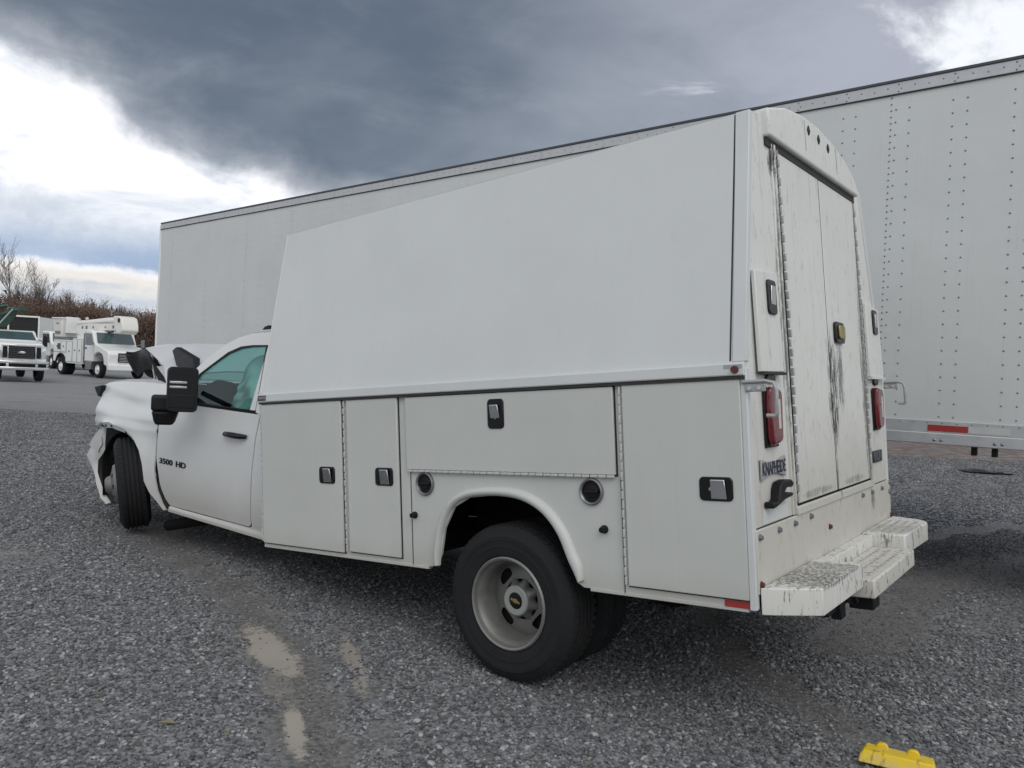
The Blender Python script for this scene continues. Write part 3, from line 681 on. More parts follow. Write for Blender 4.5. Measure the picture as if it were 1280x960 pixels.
# maker badge (bow-tie shaped plate) with lettering
bd = []
for k in range(9):
    t = k / 8; y = -.121 - .300 * t; bd.append((y, .612 - .022 * math.sin(math.pi * t)))
for k in range(9):
    t = k / 8; y = -.421 + .300 * t; bd.append((y, .518 + .022 * math.sin(math.pi * t)))
mb = MB(); mb.prism(bd, -.010, .0, 'x'); bdo = bp('maker_badge', mb, M['galv'], bevel=.003)
text_mesh('badge_lettering', 'KNAPHEIDE', .078, M['navy'], bdo, basis((0, -1, 0), (0, 0, 1), (-1, 0, 0), (-.0105, -.271, .565)), .0012, .70, .0014)
mb = MB(); mb.box(-.008, .0, -2.236, -2.022, .457, .530); bdo = bp('series_badge', mb, M['navy'], bevel=.004)
text_mesh('badge_lettering', 'KUV', .080, M['badge'], bdo, basis((0, -1, 0), (0, 0, 1), (-1, 0, 0), (-.0085, -2.129, .494)), .0012, 1.25, .001)
# black door hold-open hook
hk = [(-.154, .400), (-.20, .405), (-.30, .425), (-.40, .430), (-.415, .445), (-.36, .452), (-.30, .458), (-.33, .475), (-.40, .470), (-.425, .485), (-.395, .505), (-.33, .510), (-.27, .505), (-.245, .48), (-.235, .44), (-.205, .425), (-.155, .430)]
mb = MB(); mb.prism(hk, -.045, .0, 'x'); bp('door_hook', mb, M['black'], bevel=.008)
mb = MB(); mb.box(-.0035, .0015, -.44, -.13, .335, .395); bp('bare_patch', mb, M['upper'])
# lower bulkhead panel with bolts
mb = MB(); mb.box(-.012, .004, -WB_ + .008, -.022, .062, .324); bkp = bp('tail_panel', mb, M['rear'], bevel=.003)
for (y, z) in ((-.056, .293), (-.286, .293), (-.498, .293), (-.732, .296), (-1.692, .295), (-1.912, .291), (-2.151, .291), (-1.03, .205), (-2.35, .25), (-.05, .10), (-2.36, .10), (-2.36, .31)):
    mb = MB(); mb.lathe([(0, .014), (.010, .014), (.011, .006), (.015, .005), (.015, 0)], 8, Matrix.Translation((-.012, y, z)) @ Matrix.Rotation(math.pi / 2, 4, 'Z')); sub('bolt', mb, M['rust'] if z < .22 else M['badge'], bkp)
# rear step bumper
bm_ = MB(); bm_.prism([(-.016, -.030), (-.07, -.052), (-.232, -.140), (-.238, -.735), (-.016, -.735)], -.020, .090, 'z'); b1 = bp('bumper_step', bm_, M['bumper'], bevel=.004)
bm_ = MB(); bm_.prism([(-.016, -1.625), (-.242, -1.625), (-.258, -2.17), (-.240, -2.225), (-.19, -2.29), (-.016, -2.375)], -.020, .090, 'z'); b2 = bp('bumper_step', bm_, M['bumper'], bevel=.008)
bm_ = MB(); bm_.box(-.285, -.016, -1.62, -.74, -.072, .016); b3 = bp('bumper_step', bm_, M['bumper'], bevel=.008)
bm_ = MB(); bm_.box(-.075, -.0125, -1.622, -.738, .0165, .080); bp('step_riser', bm_, M['bumper'], bevel=.004)
for b_, (x0, x1, y0, y1, z, nx, ny) in ((b1, (-.215, -.035, -.70, -.08, .0905, 4, 9)), (b2, (-.225, -.035, -2.20, -1.66, .0905, 4, 8)), (b3, (-.265, -.095, -1.58, -.78, .0165, 3, 12))):
    mb = MB()
    for i in range(nx):
        for j in range(ny):
            x = x0 + (x1 - x0) * (i + .5) / nx; y = y0 + (y1 - y0) * (j + .5 + .5 * (i % 2)) / (ny + .5)
            if x < -.17 and y > -.13: continue
            mb.lathe([(0, .006), (.008, .005), (.015, 0)], 8, Matrix.Translation((x, y, z)) @ Matrix.Rotation(-math.pi / 2, 4, 'X').inverted() @ Matrix.Diagonal((.55, 1, 1.5, 1)))
    sub('grip_studs', mb, M['worn'], b_, kind='stuff')
# white body strip under doors hides core from the rear; hitch
mb = MB(); mb.box(-.16, .20, -1.24, -1.16, -.20, -.12); mb.box(-.10, .06, -1.75, -.64, -.16, -.09); hit_ = bp('hitch_receiver', mb, M['black'], bevel=.006)
for bb in ((-.18, -.06, -1.265, -1.135, -.225, -.095), (-.15, -.11, -1.72, -1.60, -.20, -.10), (-.12, -.07, -.86, -.78, -.20, -.10), (-.12, -.06, -1.44, -1.37, -.22, -.09)):
    mb = MB(); mb.box(*bb); sub('socket_bracket', mb, M['black'], hit_, bevel=.006)
for yy in (-1.5, -.95):
    mb = MB(); mb.tube([(-.13, yy, -.10), (-.15, yy, -.14), (-.13, yy - .02, -.17), (-.10, yy, -.14)], .008, 6); sub('chain_loop', mb, M['black'], hit_, smooth=True)

# chassis (K frame, level) -------------------------------------------------
def kp(name, mb, mat, **k): return obj(name, mb, mat, truck, None, **k)
for s_ in (-1, 1):
    mb = MB(); mb.tube([(-1.15, s_ * .43, .62), (.2, s_ * .43, .60), (2.2, s_ * .43, .42), (3.7, s_ * .43, .44), (4.9, s_ * .43, .56)], .075, 4); kp('frame_rail', mb, M['dark'])
mb = MB(); mb.tube([(0, -.95, .405), (0, .95, .405)], .055, 12); mb.lathe([(0, .17), (.09, .15), (.15, .05), (.15, -.05), (.09, -.15), (0, -.17)], 20, Matrix.Translation((0, 0, .405))); kp('rear_axle', mb, M['dark'], smooth=True)
for s_ in (-1, 1):
    mb = MB(); mb.tube([(-.7, s_ * .53, .55), (-.3, s_ * .53, .38), (0, s_ * .53, .33), (.35, s_ * .53, .38), (.75, s_ * .53, .52)], .035, 6); kp('leaf_spring', mb, M['dark'])
mb = MB(); mb.tube([(-.35, .2, .42), (.8, .35, .40), (2.4, .35, .38)], .035, 10); mb.tube([(.9, .35, .40), (1.7, .35, .40)], .11, 16); kp('exhaust', mb, M['badge'], smooth=True)
mb = MB(); mb.lathe([(.20, .10), (.34, .12), (.37, .06), (.37, -.06), (.34, -.12), (.20, -.10)], 40, Matrix.Translation((-.72, -.05, .50)) @ Matrix.Rotation(math.pi / 2, 4, 'X')); mb.lathe([(0, .03), (.2, .05)], 30, Matrix.Translation((-.72, -.05, .50)) @ Matrix.Rotation(math.pi / 2, 4, 'X')); kp('spare_tyre', mb, M['rubber'], smooth=True)
mb = MB(); mb.box(1.0, 2.0, -.85, -.5, .38, .62); kp('fuel_tank', mb, M['dark'], bevel=.03)

# wheels -------------------------------------------------------------------
def tyre_mesh(R_=.402, w_=.235, rim=.235, seed=0, lug=True):
    """about Y, outer face toward +Y at y=0, inner face at y=-w"""
    h = w_ / 2
    pr = [(rim, -.018), (rim + .012, -.004), (rim + .04, .002), (rim + .052, .0025), (rim + .054, .0045), (rim + .060, .0045), (rim + .062, .003), (rim + .088, .004), (rim + .090, .006), (rim + .110, .0055), (rim + .112, .0035), (R_ - .050, .000), (R_ - .028, -.010), (R_ - .010, -.022), (R_ - .001, -.034),
          (R_ + .001, -.060), (R_ - .009, -.062), (R_ - .009, -.071), (R_ + .002, -.073), (R_ + .002, -.094), (R_ - .009, -.096), (R_ - .009, -.104), (R_ + .002, -.106), (R_ + .0025, -h)]
    full = pr + [(r, -w_ - y) for r, y in reversed(pr)]
    mb = MB(); seg = 120
    mb.lathe(full, seg)
    if lug:   # shoulder blocks and sipes give an uneven tread edge
        for s_ in (0, 1):
            for k in range(60):
                a_ = 2 * math.pi * (k + (.5 if s_ else 0)) / 60
                y0, y1 = (-.054, -.024) if s_ == 0 else (-w_ + .024, -w_ + .054)
                Mx = Matrix.Rotation(-a_, 4, 'Y')
                mb.vf([(R_ - .012, y0, -.0135), (R_ - .012, y1, -.0135), (R_ - .012, y1, .0135), (R_ - .012, y0, .0135),
                       (R_ + .005, y0, -.0135), (R_ - .002 + (.004 if s_ == 0 and 0 else 0), y1, -.0120), (R_ - .002, y1, .0120), (R_ + .005, y0, .0135)],
                      [(0, 1, 2, 3), (4, 7, 6, 5), (0, 4, 5, 1), (1, 5, 6, 2), (2, 6, 7, 3), (3, 7, 4, 0)], Mx)
    return mb
def side_text(par, txt, R_, y, mat, a0, size):
    pass
def dish_rim(outer=True):
    mb = MB(); T_ = None
    # lip, barrel
    mb.lathe([(.238, -.020), (.240, -.004), (.232, .004), (.222, -.002), (.219, -.020), (.215, -.030), (.205, -.040), (.200, -.085), (.196, -.125), (.192, -.150)], 96)
    # disc with oval hand holes, skipping grid cells
    holes = [(rad(27 + 90 * k)) for k in range(4)]
    def hole(u, v):
        a_ = u * 2 * math.pi; r = .105 + .087 * v
        for h in holes:
            da = (a_ - h + math.pi) % (2 * math.pi) - math.pi
            x = da * r; y = r - .155
            if (abs(x) / .050) ** 2.6 + (abs(y) / .029) ** 2.6 < 1: return True
        return False
    mb.grid(lambda u, v: ((.105 + .087 * v) * math.cos(u * 2 * math.pi), -.128 - .022 * v * v, (.105 + .087 * v) * math.sin(u * 2 * math.pi)), 240, 30, hole)
    # fluted hub cone
    mb.grid(lambda u, v: (((.115 - .040 * v) * (1 - .24 * (1 - v) * (.5 - .5 * math.cos(8 * u * 2 * math.pi)))) * math.cos(u * 2 * math.pi), -.130 + .045 * v, ((.115 - .040 * v) * (1 - .24 * (1 - v) * (.5 - .5 * math.cos(8 * u * 2 * math.pi)))) * math.sin(u * 2 * math.pi)), 96, 8)
    return mb
def bowtie(par, y, sc=1.0, mat='gold'):
    pts = [(-.030, -.006), (-.010, -.006), (-.010, -.011), (.010, -.011), (.012, -.006), (.032, -.006), (.028, .006), (.010, .006), (.010, .011), (-.010, .011), (-.012, .006), (-.026, .006)]
    mb = MB(); mb.prism([(x * sc, z * sc) for x, z in pts], y, y + .003, 'y'); return sub('emblem', mb, M[mat], par)
def rear_wheel(mw, dish=True):
    # a wheel part parents tyre, rim, hub
    t = tyre_mesh(); w = obj('wheel', t, M['rubber'], truck, mw, smooth=True, angle=28)
    if dish:
        obj('rim', dish_rim(), M['steelwheel'], w, smooth=True, angle=40)
        mb = MB(); mb.lathe([(0, -.145), (.19, -.160)], 48); obj('brake_drum', mb, M['dark'], w)
        mb = MB(); mb.lathe([(.078, -.100), (.078, -.078), (.072, -.072), (.045, -.072), (.043, -.078)], 48); obj('hub_ring', mb, M['hubring'], w, smooth=True)
        mb = MB(); mb.lathe([(0, -.074), (.030, -.0745), (.044, -.077)], 40); obj('hub_cap', mb, M['gloss'], w, smooth=True)
        bowtie(w, -.0735, 1.0)
    else:
        mb = MB(); mb.lathe([(.238, -.02), (.22, -.01), (.21, -.05), (.20, -.12), (0, -.12)], 48); obj('rim', mb, M['steelwheel'], w, smooth=True)
    return w
wl = B @ Matrix.Translation((1.3172, -.020, -.1375))
flip = Matrix.Rotation(math.pi, 4, 'Z')
tilt = Matrix.Rotation(rad(-18), 4, 'Y')
rear_wheel(wl @ tilt)
rear_wheel(wl @ Matrix.Translation((0, -.335, 0)), False)
wr = B @ Matrix.Translation((1.3172, -WB_ + .020, -.1375)) @ flip
rear_wheel(wr); rear_wheel(wr @ Matrix.Translation((0, -.335, 0)), False)
# front wheels: turned hard right, the left one leaning; convex dually rims
def front_wheel(mw):
    w = obj('wheel', tyre_mesh(), M['rubber'], truck, mw, smooth=True, angle=28)
    mb = MB(); mb.lathe([(.238, -.02), (.240, -.004), (.230, .002), (.220, -.01), (.212, -.03), (.195, -.02), (.175, .015), (.165, .030)], 72)
    def hole(u, v):
        a_ = u * 2 * math.pi; r = .085 + .08 * v
        for k in range(8):
            da = (a_ - rad(45 * k) + math.pi) % (2 * math.pi) - math.pi
            if (da * r / .022) ** 4 + ((r - .135) / .022) ** 4 < 1: return True
        return False
    mb.grid(lambda u, v: ((.085 + .08 * v) * math.cos(u * 2 * math.pi), .050 - .020 * v, (.085 + .08 * v) * math.sin(u * 2 * math.pi)), 120, 16, hole)
    obj('rim', mb, M['steelwheel'], w, smooth=True, angle=40)
    mb = MB(); mb.lathe([(0, .105), (.05, .100), (.07, .085), (.085, .050)], 40); obj('hub_cap', mb, M['steelwheel'], w, smooth=True)
    mb = MB(); mb.lathe([(0, -.01), (.18, -.01)], 40); obj('brake_disc', mb, M['dark'], w)
    return w
fw = Matrix.Translation((4.50, 1.035, .400)) @ Matrix.Rotation(rad(-25), 4, 'Z') @ Matrix.Rotation(rad(-7), 4, 'X')
front_wheel(fw)
front_wheel(Matrix.Translation((4.36, -1.0, .40)) @ Matrix.Rotation(rad(-21), 4, 'Z') @ flip)
mb = MB(); mb.tube([(4.36, -.85, .40), (4.40, .85, .40)], .05, 10); mb.box(4.1, 4.8, -.5, .5, .45, .95); kp('front_axle', mb, M['dark'])
mb = MB(); mb.tube([(3.25, .62, .30), (3.55, .80, .20), (3.95, .86, .10)], .05, 6); kp('tie_rod', mb, M['dark'], bevel=.01)

# ---- cab -----------------------------------------------------------------
def ycab(x, z):
    if z <= .45: y = 1.00 + .03 * max(0, (z - .28)) / .17
    elif z <= 1.0: y = 1.03 + .012 * math.sin((z - .45) / .55 * math.pi)
    elif z <= 1.19: y = 1.03 - .03 * (z - 1.0) / .19
    else: y = 1.0 - .42 * (z - 1.19)
    return y
def yfend(x, z):
    y = 1.035 if z < 1.02 else 1.035 - .11 * ((z - 1.02) / .29) ** 1.6
    y += .030 * max(0, 1 - abs(z - 1.0) / .12) - .02 * max(0, min(1, (1.20 - z) / .1)) * (1 if z > .95 else 0)
    if x > 4.75: y -= .18 * (x - 4.75)
    r = math.hypot((x - 4.45), (z - .42))
    y += .022 * noise.noise(Vector((x * 3.1, z * 4.0, 2.0))) * max(0, min(1, (x - 4.0) / .5)) - .018 * max(0, 1 - abs((z - 1.13) - .12 * (x - 4.4)) / .035) * max(0, min(1, (x - 4.1) / .2))
    y += .035 * math.exp(-((r - .50) / .10) ** 2)
    return y
def skin(name, poly, yf, mat, s_=1, cuts=(), xcuts=(), thick=.012, parent=None, **k):
    mb = MB(); vs = [mb.bm.verts.new((x, 0, z)) for x, z in poly]; mb.bm.faces.new(vs)
    def cut(co, no):
        bmesh.ops.bisect_plane(mb.bm, geom=mb.bm.verts[:] + mb.bm.edges[:] + mb.bm.faces[:], plane_co=co, plane_no=no, clear_inner=False, clear_outer=False)
    for z in cuts: cut((0, 0, z), (0, 0, 1))
    for x in xcuts: cut((x, 0, 0), (1, 0, 0))
    for v in mb.bm.verts: v.co.y = s_ * yf(v.co.x, v.co.z)
    return obj(name, mb, mat, parent or truck, None, smooth=True, angle=50, solid=thick, **k)
zc_ = [.32, .36, .40, .45, .55, .65, .75, .85, .95, 1.0, 1.05, 1.1, 1.15, 1.19]
win_in = [(3.493, 1.408), (3.363, 1.501), (3.195, 1.615), (3.048, 1.666), (2.899, 1.681), (2.714, 1.685), (2.592, 1.372), (2.527, 1.188), (3.337, 1.183), (3.46, 1.190)]
win_in = [(3.470, 1.425), (3.363, 1.501), (3.195, 1.615), (3.048, 1.666), (2.899, 1.681), (2.714, 1.685), (2.592, 1.372), (2.527, 1.195), (2.56, 1.180), (3.50, 1.195), (3.52, 1.30)]
for s_ in (1, -1):
    door = skin('cab_door', [(2.492, .372), (2.52, .352), (3.63, .338), (3.685, .36), (3.77, .50), (3.825, .70), (3.832, 1.178), (2.462, 1.172), (2.476, .80)], ycab, M['cab'], s_, zc_, [2.8, 3.1, 3.4, 3.7])
    # panel below and behind: sill, b-pillar
    sill = skin('rocker_sill', [(2.08, .285), (3.66, .285), (3.70, .325), (3.63, .331), (2.51, .345), (2.483, .365), (2.08, .365)], lambda x, z: ycab(x, z) - .002 + (.012 if z < .33 else 0), M['cab'], s_, [.3, .315, .33])
    bpil = skin('cab_corner', [(2.08, .366), (2.484, .366), (2.468, .80), (2.454, 1.172), (2.60, 1.195), (2.70, 1.68), (2.72, 1.72), (2.08, 1.74)], lambda x, z: ycab(x, z) - .002, M['cab'], s_, zc_ + [1.3, 1.45, 1.6])
    # a-pillar / roof rail ring around the window
    outer = [(3.66, .918, 1.355), (3.554, .888, 1.457), (3.45, .847, 1.554), (3.272, .798, 1.672), (3.125, .772, 1.734), (2.953, .757, 1.769), (2.70, .748, 1.787), (2.08, .745, 1.780)]
    inner = [(3.53, 1.30), (3.470, 1.425), (3.363, 1.501), (3.195, 1.615), (3.048, 1.666), (2.899, 1.681), (2.70, 1.686), (2.08, 1.686)]
    mb = MB(); mb.loft([[(x, s_ * y, z) for x, y, z in outer], [(x, s_ * (ycab(x, z) + .004), z) for x, z in inner], [(x, s_ * (ycab(x, z) - .02), z) for x, z in inner]], False, False)
    kp('a_pillar', mb, M['cab'], smooth=True, solid=.01)
    # glass and its black surround
    mb = MB(); mb.bm.faces.new([mb.bm.verts.new((x, s_ * (ycab(x, z) - .012), z)) for x, z in win_in]); wd = kp('side_window', mb, M['glass'])
    n = len(win_in); cen = Vector((sum(p[0] for p in win_in) / n, sum(p[1] for p in win_in) / n)); ringi = []
    for x, z in win_in:
        dv = (cen - Vector((x, z))).normalized() * (.024 if z > 1.25 else .022); ringi.append((x + dv.x, z + dv.y))
    mb = MB()
    vs = [(x, s_ * (ycab(x, z) + .001), z) for x, z in win_in] + [(x, s_ * (ycab(x, z) - .004), z) for x, z in ringi]
    mb.vf(vs, [(i, (i + 1) % n, n + (i + 1) % n, n + i) for i in range(n)]); obj('window_seal', mb, M['black'], wd, solid=.01)
    mb = MB(); mb.box(2.52, 3.60, min(s_ * .985, s_ * 1.008), max(s_ * .985, s_ * 1.008), 1.172, 1.198); obj('belt_moulding', mb, M['black'], door, bevel=.004)
    # handle
    mb = MB(); mb.tube([(2.565, s_ * 1.045, 1.004), (2.60, s_ * 1.068, 1.004), (2.70, s_ * 1.075, 1.004), (2.80, s_ * 1.070, 1.004), (2.845, s_ * 1.045, 1.004)], [.014, .020, .022, .020, .014], 10); obj('door_handle', mb, M['gloss'], door, smooth=True)
    
    # gap lines
    mb = MB(); mb.box(2.08, 3.84, min(s_ * .94, s_ * .965), max(s_ * .94, s_ * .965), .30, 1.16); kp('door_jamb', mb, M['gap'])
    for tx, tt in ((3.67, '3500'), (3.44, 'HD')):
        text_mesh('model_lettering', tt, .062, M['gloss'], door, basis((-s_, 0, 0), (0, 0, 1), (0, s_, 0), (tx if s_ > 0 else 7.11 - tx, s_ * 1.050, .693)), .003, 1.7, .0012)
    # black wedge where the wheel liner shows
    mb = MB(); mb.prism([(3.845, .66), (3.80, .52), (3.72, .40), (3.64, .335), (3.66, .305), (3.76, .37), (3.83, .48), (3.862, .60)], min(s_ * .99, s_ * 1.03), max(s_ * .99, s_ * 1.03), 'y'); kp('liner_edge', mb, M['black'])
fend = [(3.857, .62), (3.845, .56), (3.80, .44), (3.72, .345), (3.66, .300), (3.70, .292), (3.78, .335), (3.884, .408), (3.965, .498), (4.014, .643), (4.073, .75), (4.185, .841), (4.353, .905), (4.601, .937), (4.844, .916), (4.935, .890),
        (5.072, .868), (5.066, .986), (5.081, 1.150), (5.17, 1.205), (5.185, 1.232), (4.995, 1.272), (4.718, 1.300), (4.28, 1.312), (3.872, 1.312), (3.845, 1.20)]
fr_l = skin('front_fender', fend, yfend, M['cab'], 1, [.5, .6, .7, .75, .8, .85, .9, .93, .96, .99, 1.02, 1.05, 1.08, 1.12, 1.16, 1.2, 1.24, 1.28], [3.9, 4.0, 4.1, 4.2, 4.35, 4.5, 4.65, 4.8, 4.9, 5.0])
# fender top rolling inward to the engine bay
def ftop(u, v):
    x = 3.86 + 1.20 * u; z = 1.312 - .03 * max(0, (u - .6) / .4) ** 1.5
    return (x, .905 - .30 * v - (.06 * max(0, u - .75) / .25), z + .022 * math.sin(v * 2.2) - .01 * v + .004 * noise.noise(Vector((u * 6, v * 5, 1))))
mb = MB(); mb.grid(ftop, 20, 6); obj('fender_top', mb, M['cab'], fr_l, smooth=True, solid=.008)
fr_r = skin('front_fender', [p for p in fend], yfend, M['cab'], -1, [.6, .75, .9, .96, 1.02, 1.1, 1.2], [4.1, 4.5, 4.9])
# torn flange under the arch with clip holes
def lipstrip(u, v):
    pts = [(4.90, .885), (4.80, .872), (4.60, .892), (4.353, .862), (4.215, .805), (4.12, .73)]
    pt2 = [(4.935, .895), (4.844, .918), (4.601, .940), (4.353, .908), (4.185, .844), (4.073, .75)]
    f = u * 5; i = min(4, int(f)); t = f - i
    a_ = Vector(pt2[i]).lerp(Vector(pt2[i + 1]), t); b_ = Vector(pts[i]).lerp(Vector(pts[i + 1]), t)
    p = a_.lerp(b_, v); return (p.x, yfend(a_.x, a_.y) - .028 * v, p.y)
mb = MB(); mb.grid(lipstrip, 20, 2); obj('arch_flange', mb, M['uw'], fr_l, smooth=True, solid=.004)
for u in (.10, .30, .42, .62, .82):
    p = lipstrip(u, .5); mb = MB(); mb.lathe([(0, .006), (.013, .006), (.014, -.01)], 12, Matrix.Translation(p)); obj('clip_hole', mb, M['dark'], fr_l)
# headlamp remnant
mb = MB(); mb.prism([(5.195, 1.222), (5.05, 1.246), (5.06, 1.19), (5.075, 1.135), (5.12, 1.14), (5.16, 1.18)], .78, .962, 'y'); kp('broken_headlamp', mb, M['black'], bevel=.006)
# inner liner, engine bay mass
mb = MB(); mb.grid(lambda u, v: (4.44 + (.50 - .03 * math.sin(u * 19)) * math.cos(rad(-25 + 215 * u)), .98 - .42 * v, .40 + (.49 + .02 * math.sin(u * 23)) * math.sin(rad(-25 + 215 * u))), 36, 6, lambda u, v: u < .02); kp('wheel_liner', mb, M['dark'], smooth=True, solid=.008)
mb = MB(); mb.box(3.75, 5.0, -.85, .60, .45, 1.22); mb.box(4.9, 5.05, -.95, .9, .5, 1.15); mb.box(4.0, 4.7, -.35, .35, 1.0, 1.30); kp('engine_block', mb, M['dark'], bevel=.03)
# crumpled bumper end, curled round the tyre
bo = [(4.99, .872), (5.105, .80), (5.207, .712), (5.30, .62), (5.346, .568), (5.27, .52), (5.170, .464), (5.12, .40), (5.075, .33), (5.02, .26), (4.961, .190), (4.85, .150)]
bi = [(4.945, .862), (4.955, .74), (4.955, .653), (5.02, .59), (5.081, .542), (5.10, .49), (5.087, .428), (5.05, .38), (5.002, .327), (4.955, .27), (4.918, .227), (4.80, .180)]
rings = []
for k_, (t, dy) in enumerate(((0, -.16), (.04, -.03), (.18, .0), (.55, .018), (.85, .008), (1.0, -.02))):
    rings.append([(bo[i][0] + (bi[i][0] - bo[i][0]) * t, .955 + dy + .012 * noise.noise(Vector((i * .8, t * 3, 2))), bo[i][1] + (bi[i][1] - bo[i][1]) * t) for i in range(len(bo))])
mb = MB(); mb.loft(rings, False, False); bumpr = kp('front_bumper', mb, M['cab'], smooth=True, angle=45, solid=.008)
mb = MB(); mb.loft([[(5.02, .968, .845), (5.14, .972, .755), (5.23, .972, .665)], [(4.975, .974, .80), (5.06, .980, .715), (5.12, .978, .65)], [(4.965, .972, .70), (5.0, .978, .66), (5.03, .974, .62)]], False, False); obj('lamp_trim', mb, M['whitetape'], bumpr, smooth=True, solid=.006)
# torn plastic liner hanging behind the bumper
bl = [(4.80, .855), (4.82, .70), (4.84, .62), (4.93, .55), (4.97, .50), (4.965, .43), (4.93, .37), (4.87, .30), (4.80, .24), (4.70, .20)]
bi2 = [bi[i] for i in (0, 1, 2, 3, 4, 6, 7, 8, 9, 11)]
mb = MB(); mb.loft([[(x, .945, z) for x, z in bi2], [(x, .90, z) for x, z in bl], [(x - .1, .70, z) for x, z in bl]], False, False); kp('torn_liner', mb, M['black'], smooth=True, solid=.01)
mb = MB(); mb.loft([[(5.15, -.95, .4), (5.42, -.6, .38), (5.50, 0, .38), (5.42, .6, .40), (5.20, .94, .45)], [(5.13, -.95, .70), (5.44, -.6, .72), (5.50, 0, .70), (5.40, .6, .70), (5.20, .94, .70)]], False, False); obj('bumper_bar', mb, M['cab'], bumpr, smooth=True, solid=.02)

# ---- crumpled hood folded up into a ridge
hood_v = {'A': (5.17, .50, 1.604), 'Bv': (5.30, .20, 1.660), 'C': (5.38, -.30, 1.655), 'D': (5.40, -.80, 1.55),
          'E': (4.75, .22, 1.672), 'Ff': (4.50, -.10, 1.682), 'Gg': (4.25, -.45, 1.70), 'H': (4.1, -.85, 1.62),
          'I': (3.99, .90, 1.312), 'J': (3.80, .62, 1.43), 'Kk': (3.72, .10, 1.44), 'L': (3.72, -.45, 1.46), 'N': (3.75, -.88, 1.40),
          'O': (4.50, .66, 1.455), 'P': (4.20, .50, 1.555), 'Q': (4.05, .10, 1.585)}
keys = list(hood_v)
hf = ['A Bv E', 'A E O', 'Bv C Ff E', 'C D H Gg', 'C Gg Ff', 'E Ff Q P', 'E P O', 'O P I', 'I P J', 'P Q Kk J', 'Ff Gg L Q', 'Q L Kk', 'Gg H N L']
mb = MB(); mb.vf([hood_v[k] for k in keys], [tuple(keys.index(t) for t in f.split()) for f in hf])
bmesh.ops.triangulate(mb.bm, faces=mb.bm.faces[:]); bmesh.ops.subdivide_edges(mb.bm, edges=mb.bm.edges[:], cuts=5, use_grid_fill=True, smooth=.25)
for v in mb.bm.verts: v.co += Vector((0, 0, 1)) * .010 * noise.noise(v.co * 4)
hood = kp('crumpled_hood', mb, M['cab'], smooth=True, angle=22, solid=.012)
def crumple(q4, name, mat, par, amp=.03, n=12, sd=0, th=.012):
    a_, b_, c_, d_ = [Vector(p) for p in q4]; mb = MB()
    def fn(u, v):
        p = a_.lerp(b_, u).lerp(d_.lerp(c_, u), v)
        return p + Vector((noise.noise(p * 5 + Vector((sd, 0, 0))), noise.noise(p * 5 + Vector((0, sd, 3))), noise.noise(p * 6 + Vector((sd, 7, 0))))) * amp
    mb.grid(fn, n, n); return obj(name, mb, mat, par, smooth=True, angle=30, solid=th)
crumple([(5.57, .50, 1.553), (5.16, .50, 1.597), (4.62, .62, 1.455), (5.42, .42, 1.36)], 'hood_liner', M['black'], hood, .022, 14, 1)
crumple([(5.57, .50, 1.553), (5.84, .30, 1.41), (5.62, .34, 1.31), (5.15, .46, 1.46)], 'torn_grille', M['black'], hood, .022, 12, 4)
crumple([(5.15, .495, 1.590), (3.99, .885, 1.300), (4.30, .80, 1.300), (4.80, .60, 1.45)], 'hood_underside', M['dark'], hood, .012, 8, 9)
mb = MB(); mb.tube([(4.95, .55, 1.56), (4.55, .70, 1.30)], .010, 6); obj('prop_strut', mb, M['badge'], hood)
crumple([(5.40, .45, 1.40), (5.05, .52, 1.46), (5.0, .5, 1.32), (5.3, .45, 1.36)], 'torn_duct', M['dark'], hood, .03, 8, 12)
# the black plastic cowl corner torn loose and standing up behind the mirror
cw = [(4.52, .52, 1.60), (4.45, .52, 1.638), (3.98, .60, 1.545), (3.74, .74, 1.470), (3.98, .70, 1.44), (4.15, .68, 1.47)]
mb = MB(); mb.loft([[tuple(p) for p in cw], [(x + .02, y + .05, z) for x, y, z in cw]]); kp('torn_cowl', mb, M['black'], bevel=.012, seg=3)

# windshield, roof, rear wall
mb = MB(); mb.grid(lambda u, v: (3.66 - .66 * v + .10 * math.sin(math.pi * u) * (1 - .5 * v), (-.86 + 1.72 * u) * (1 - .16 * v), 1.36 + .42 * v + .03 * math.sin(math.pi * u) * v), 12, 6); kp('windshield', mb, M['glass'], smooth=True)
mb = MB(); mb.grid(lambda u, v: (3.05 - .97 * v - .08 * (1 - v) * abs(2 * u - 1), (-.755 + 1.51 * u), 1.775 + .075 * math.sin(math.pi * u) ** .7 + .02 * math.sin(math.pi * v)), 16, 10); kp('cab_roof', mb, M['cab'], smooth=True, solid=.012)
mb = MB(); mb.box(2.06, 2.08, -.95, .95, .3, 1.25); mb.box(2.06, 2.08, -.80, .80, 1.2499, 1.78); kp('cab_rear_wall', mb, M['cab'])
mb = MB(); mb.prism([(3.20, 1.765), (3.10, 1.795), (3.06, 1.80), (3.02, 1.835), (2.965, 1.848), (2.95, 1.79), (2.96, 1.765)], .59, .625, 'y'); kp('roof_antenna', mb, M['black'], bevel=.008)
mb = MB(); mb.box(3.4, 3.75, -.85, .85, .75, 1.24); kp('dashboard', mb, M['seat'], bevel=.05)
mb = MB(); mb.box(2.12, 3.5, -.9, .9, .42, .50); kp('cab_floor', mb, M['seat'])
for y in (.42, -.45):
    mb = MB(); mb.box(2.60, 3.12, y - .25, y + .25, .62, .80); st_ = kp('seat', mb, M['seat'], bevel=.05)
    mb = MB(); mb.prism([(2.55, .75), (2.72, .75), (2.60, 1.30), (2.48, 1.34), (2.42, 1.30)], y - .24, y + .24, 'y'); obj('seat_back', mb, M['seat'], st_, bevel=.05)
    mb = MB(); mb.prism([(2.42, 1.31), (2.54, 1.31), (2.55, 1.44), (2.50, 1.50), (2.42, 1.49), (2.38, 1.42)], y - .13, y + .13, 'y'); obj('headrest', mb, M['seat'], st_, bevel=.03)
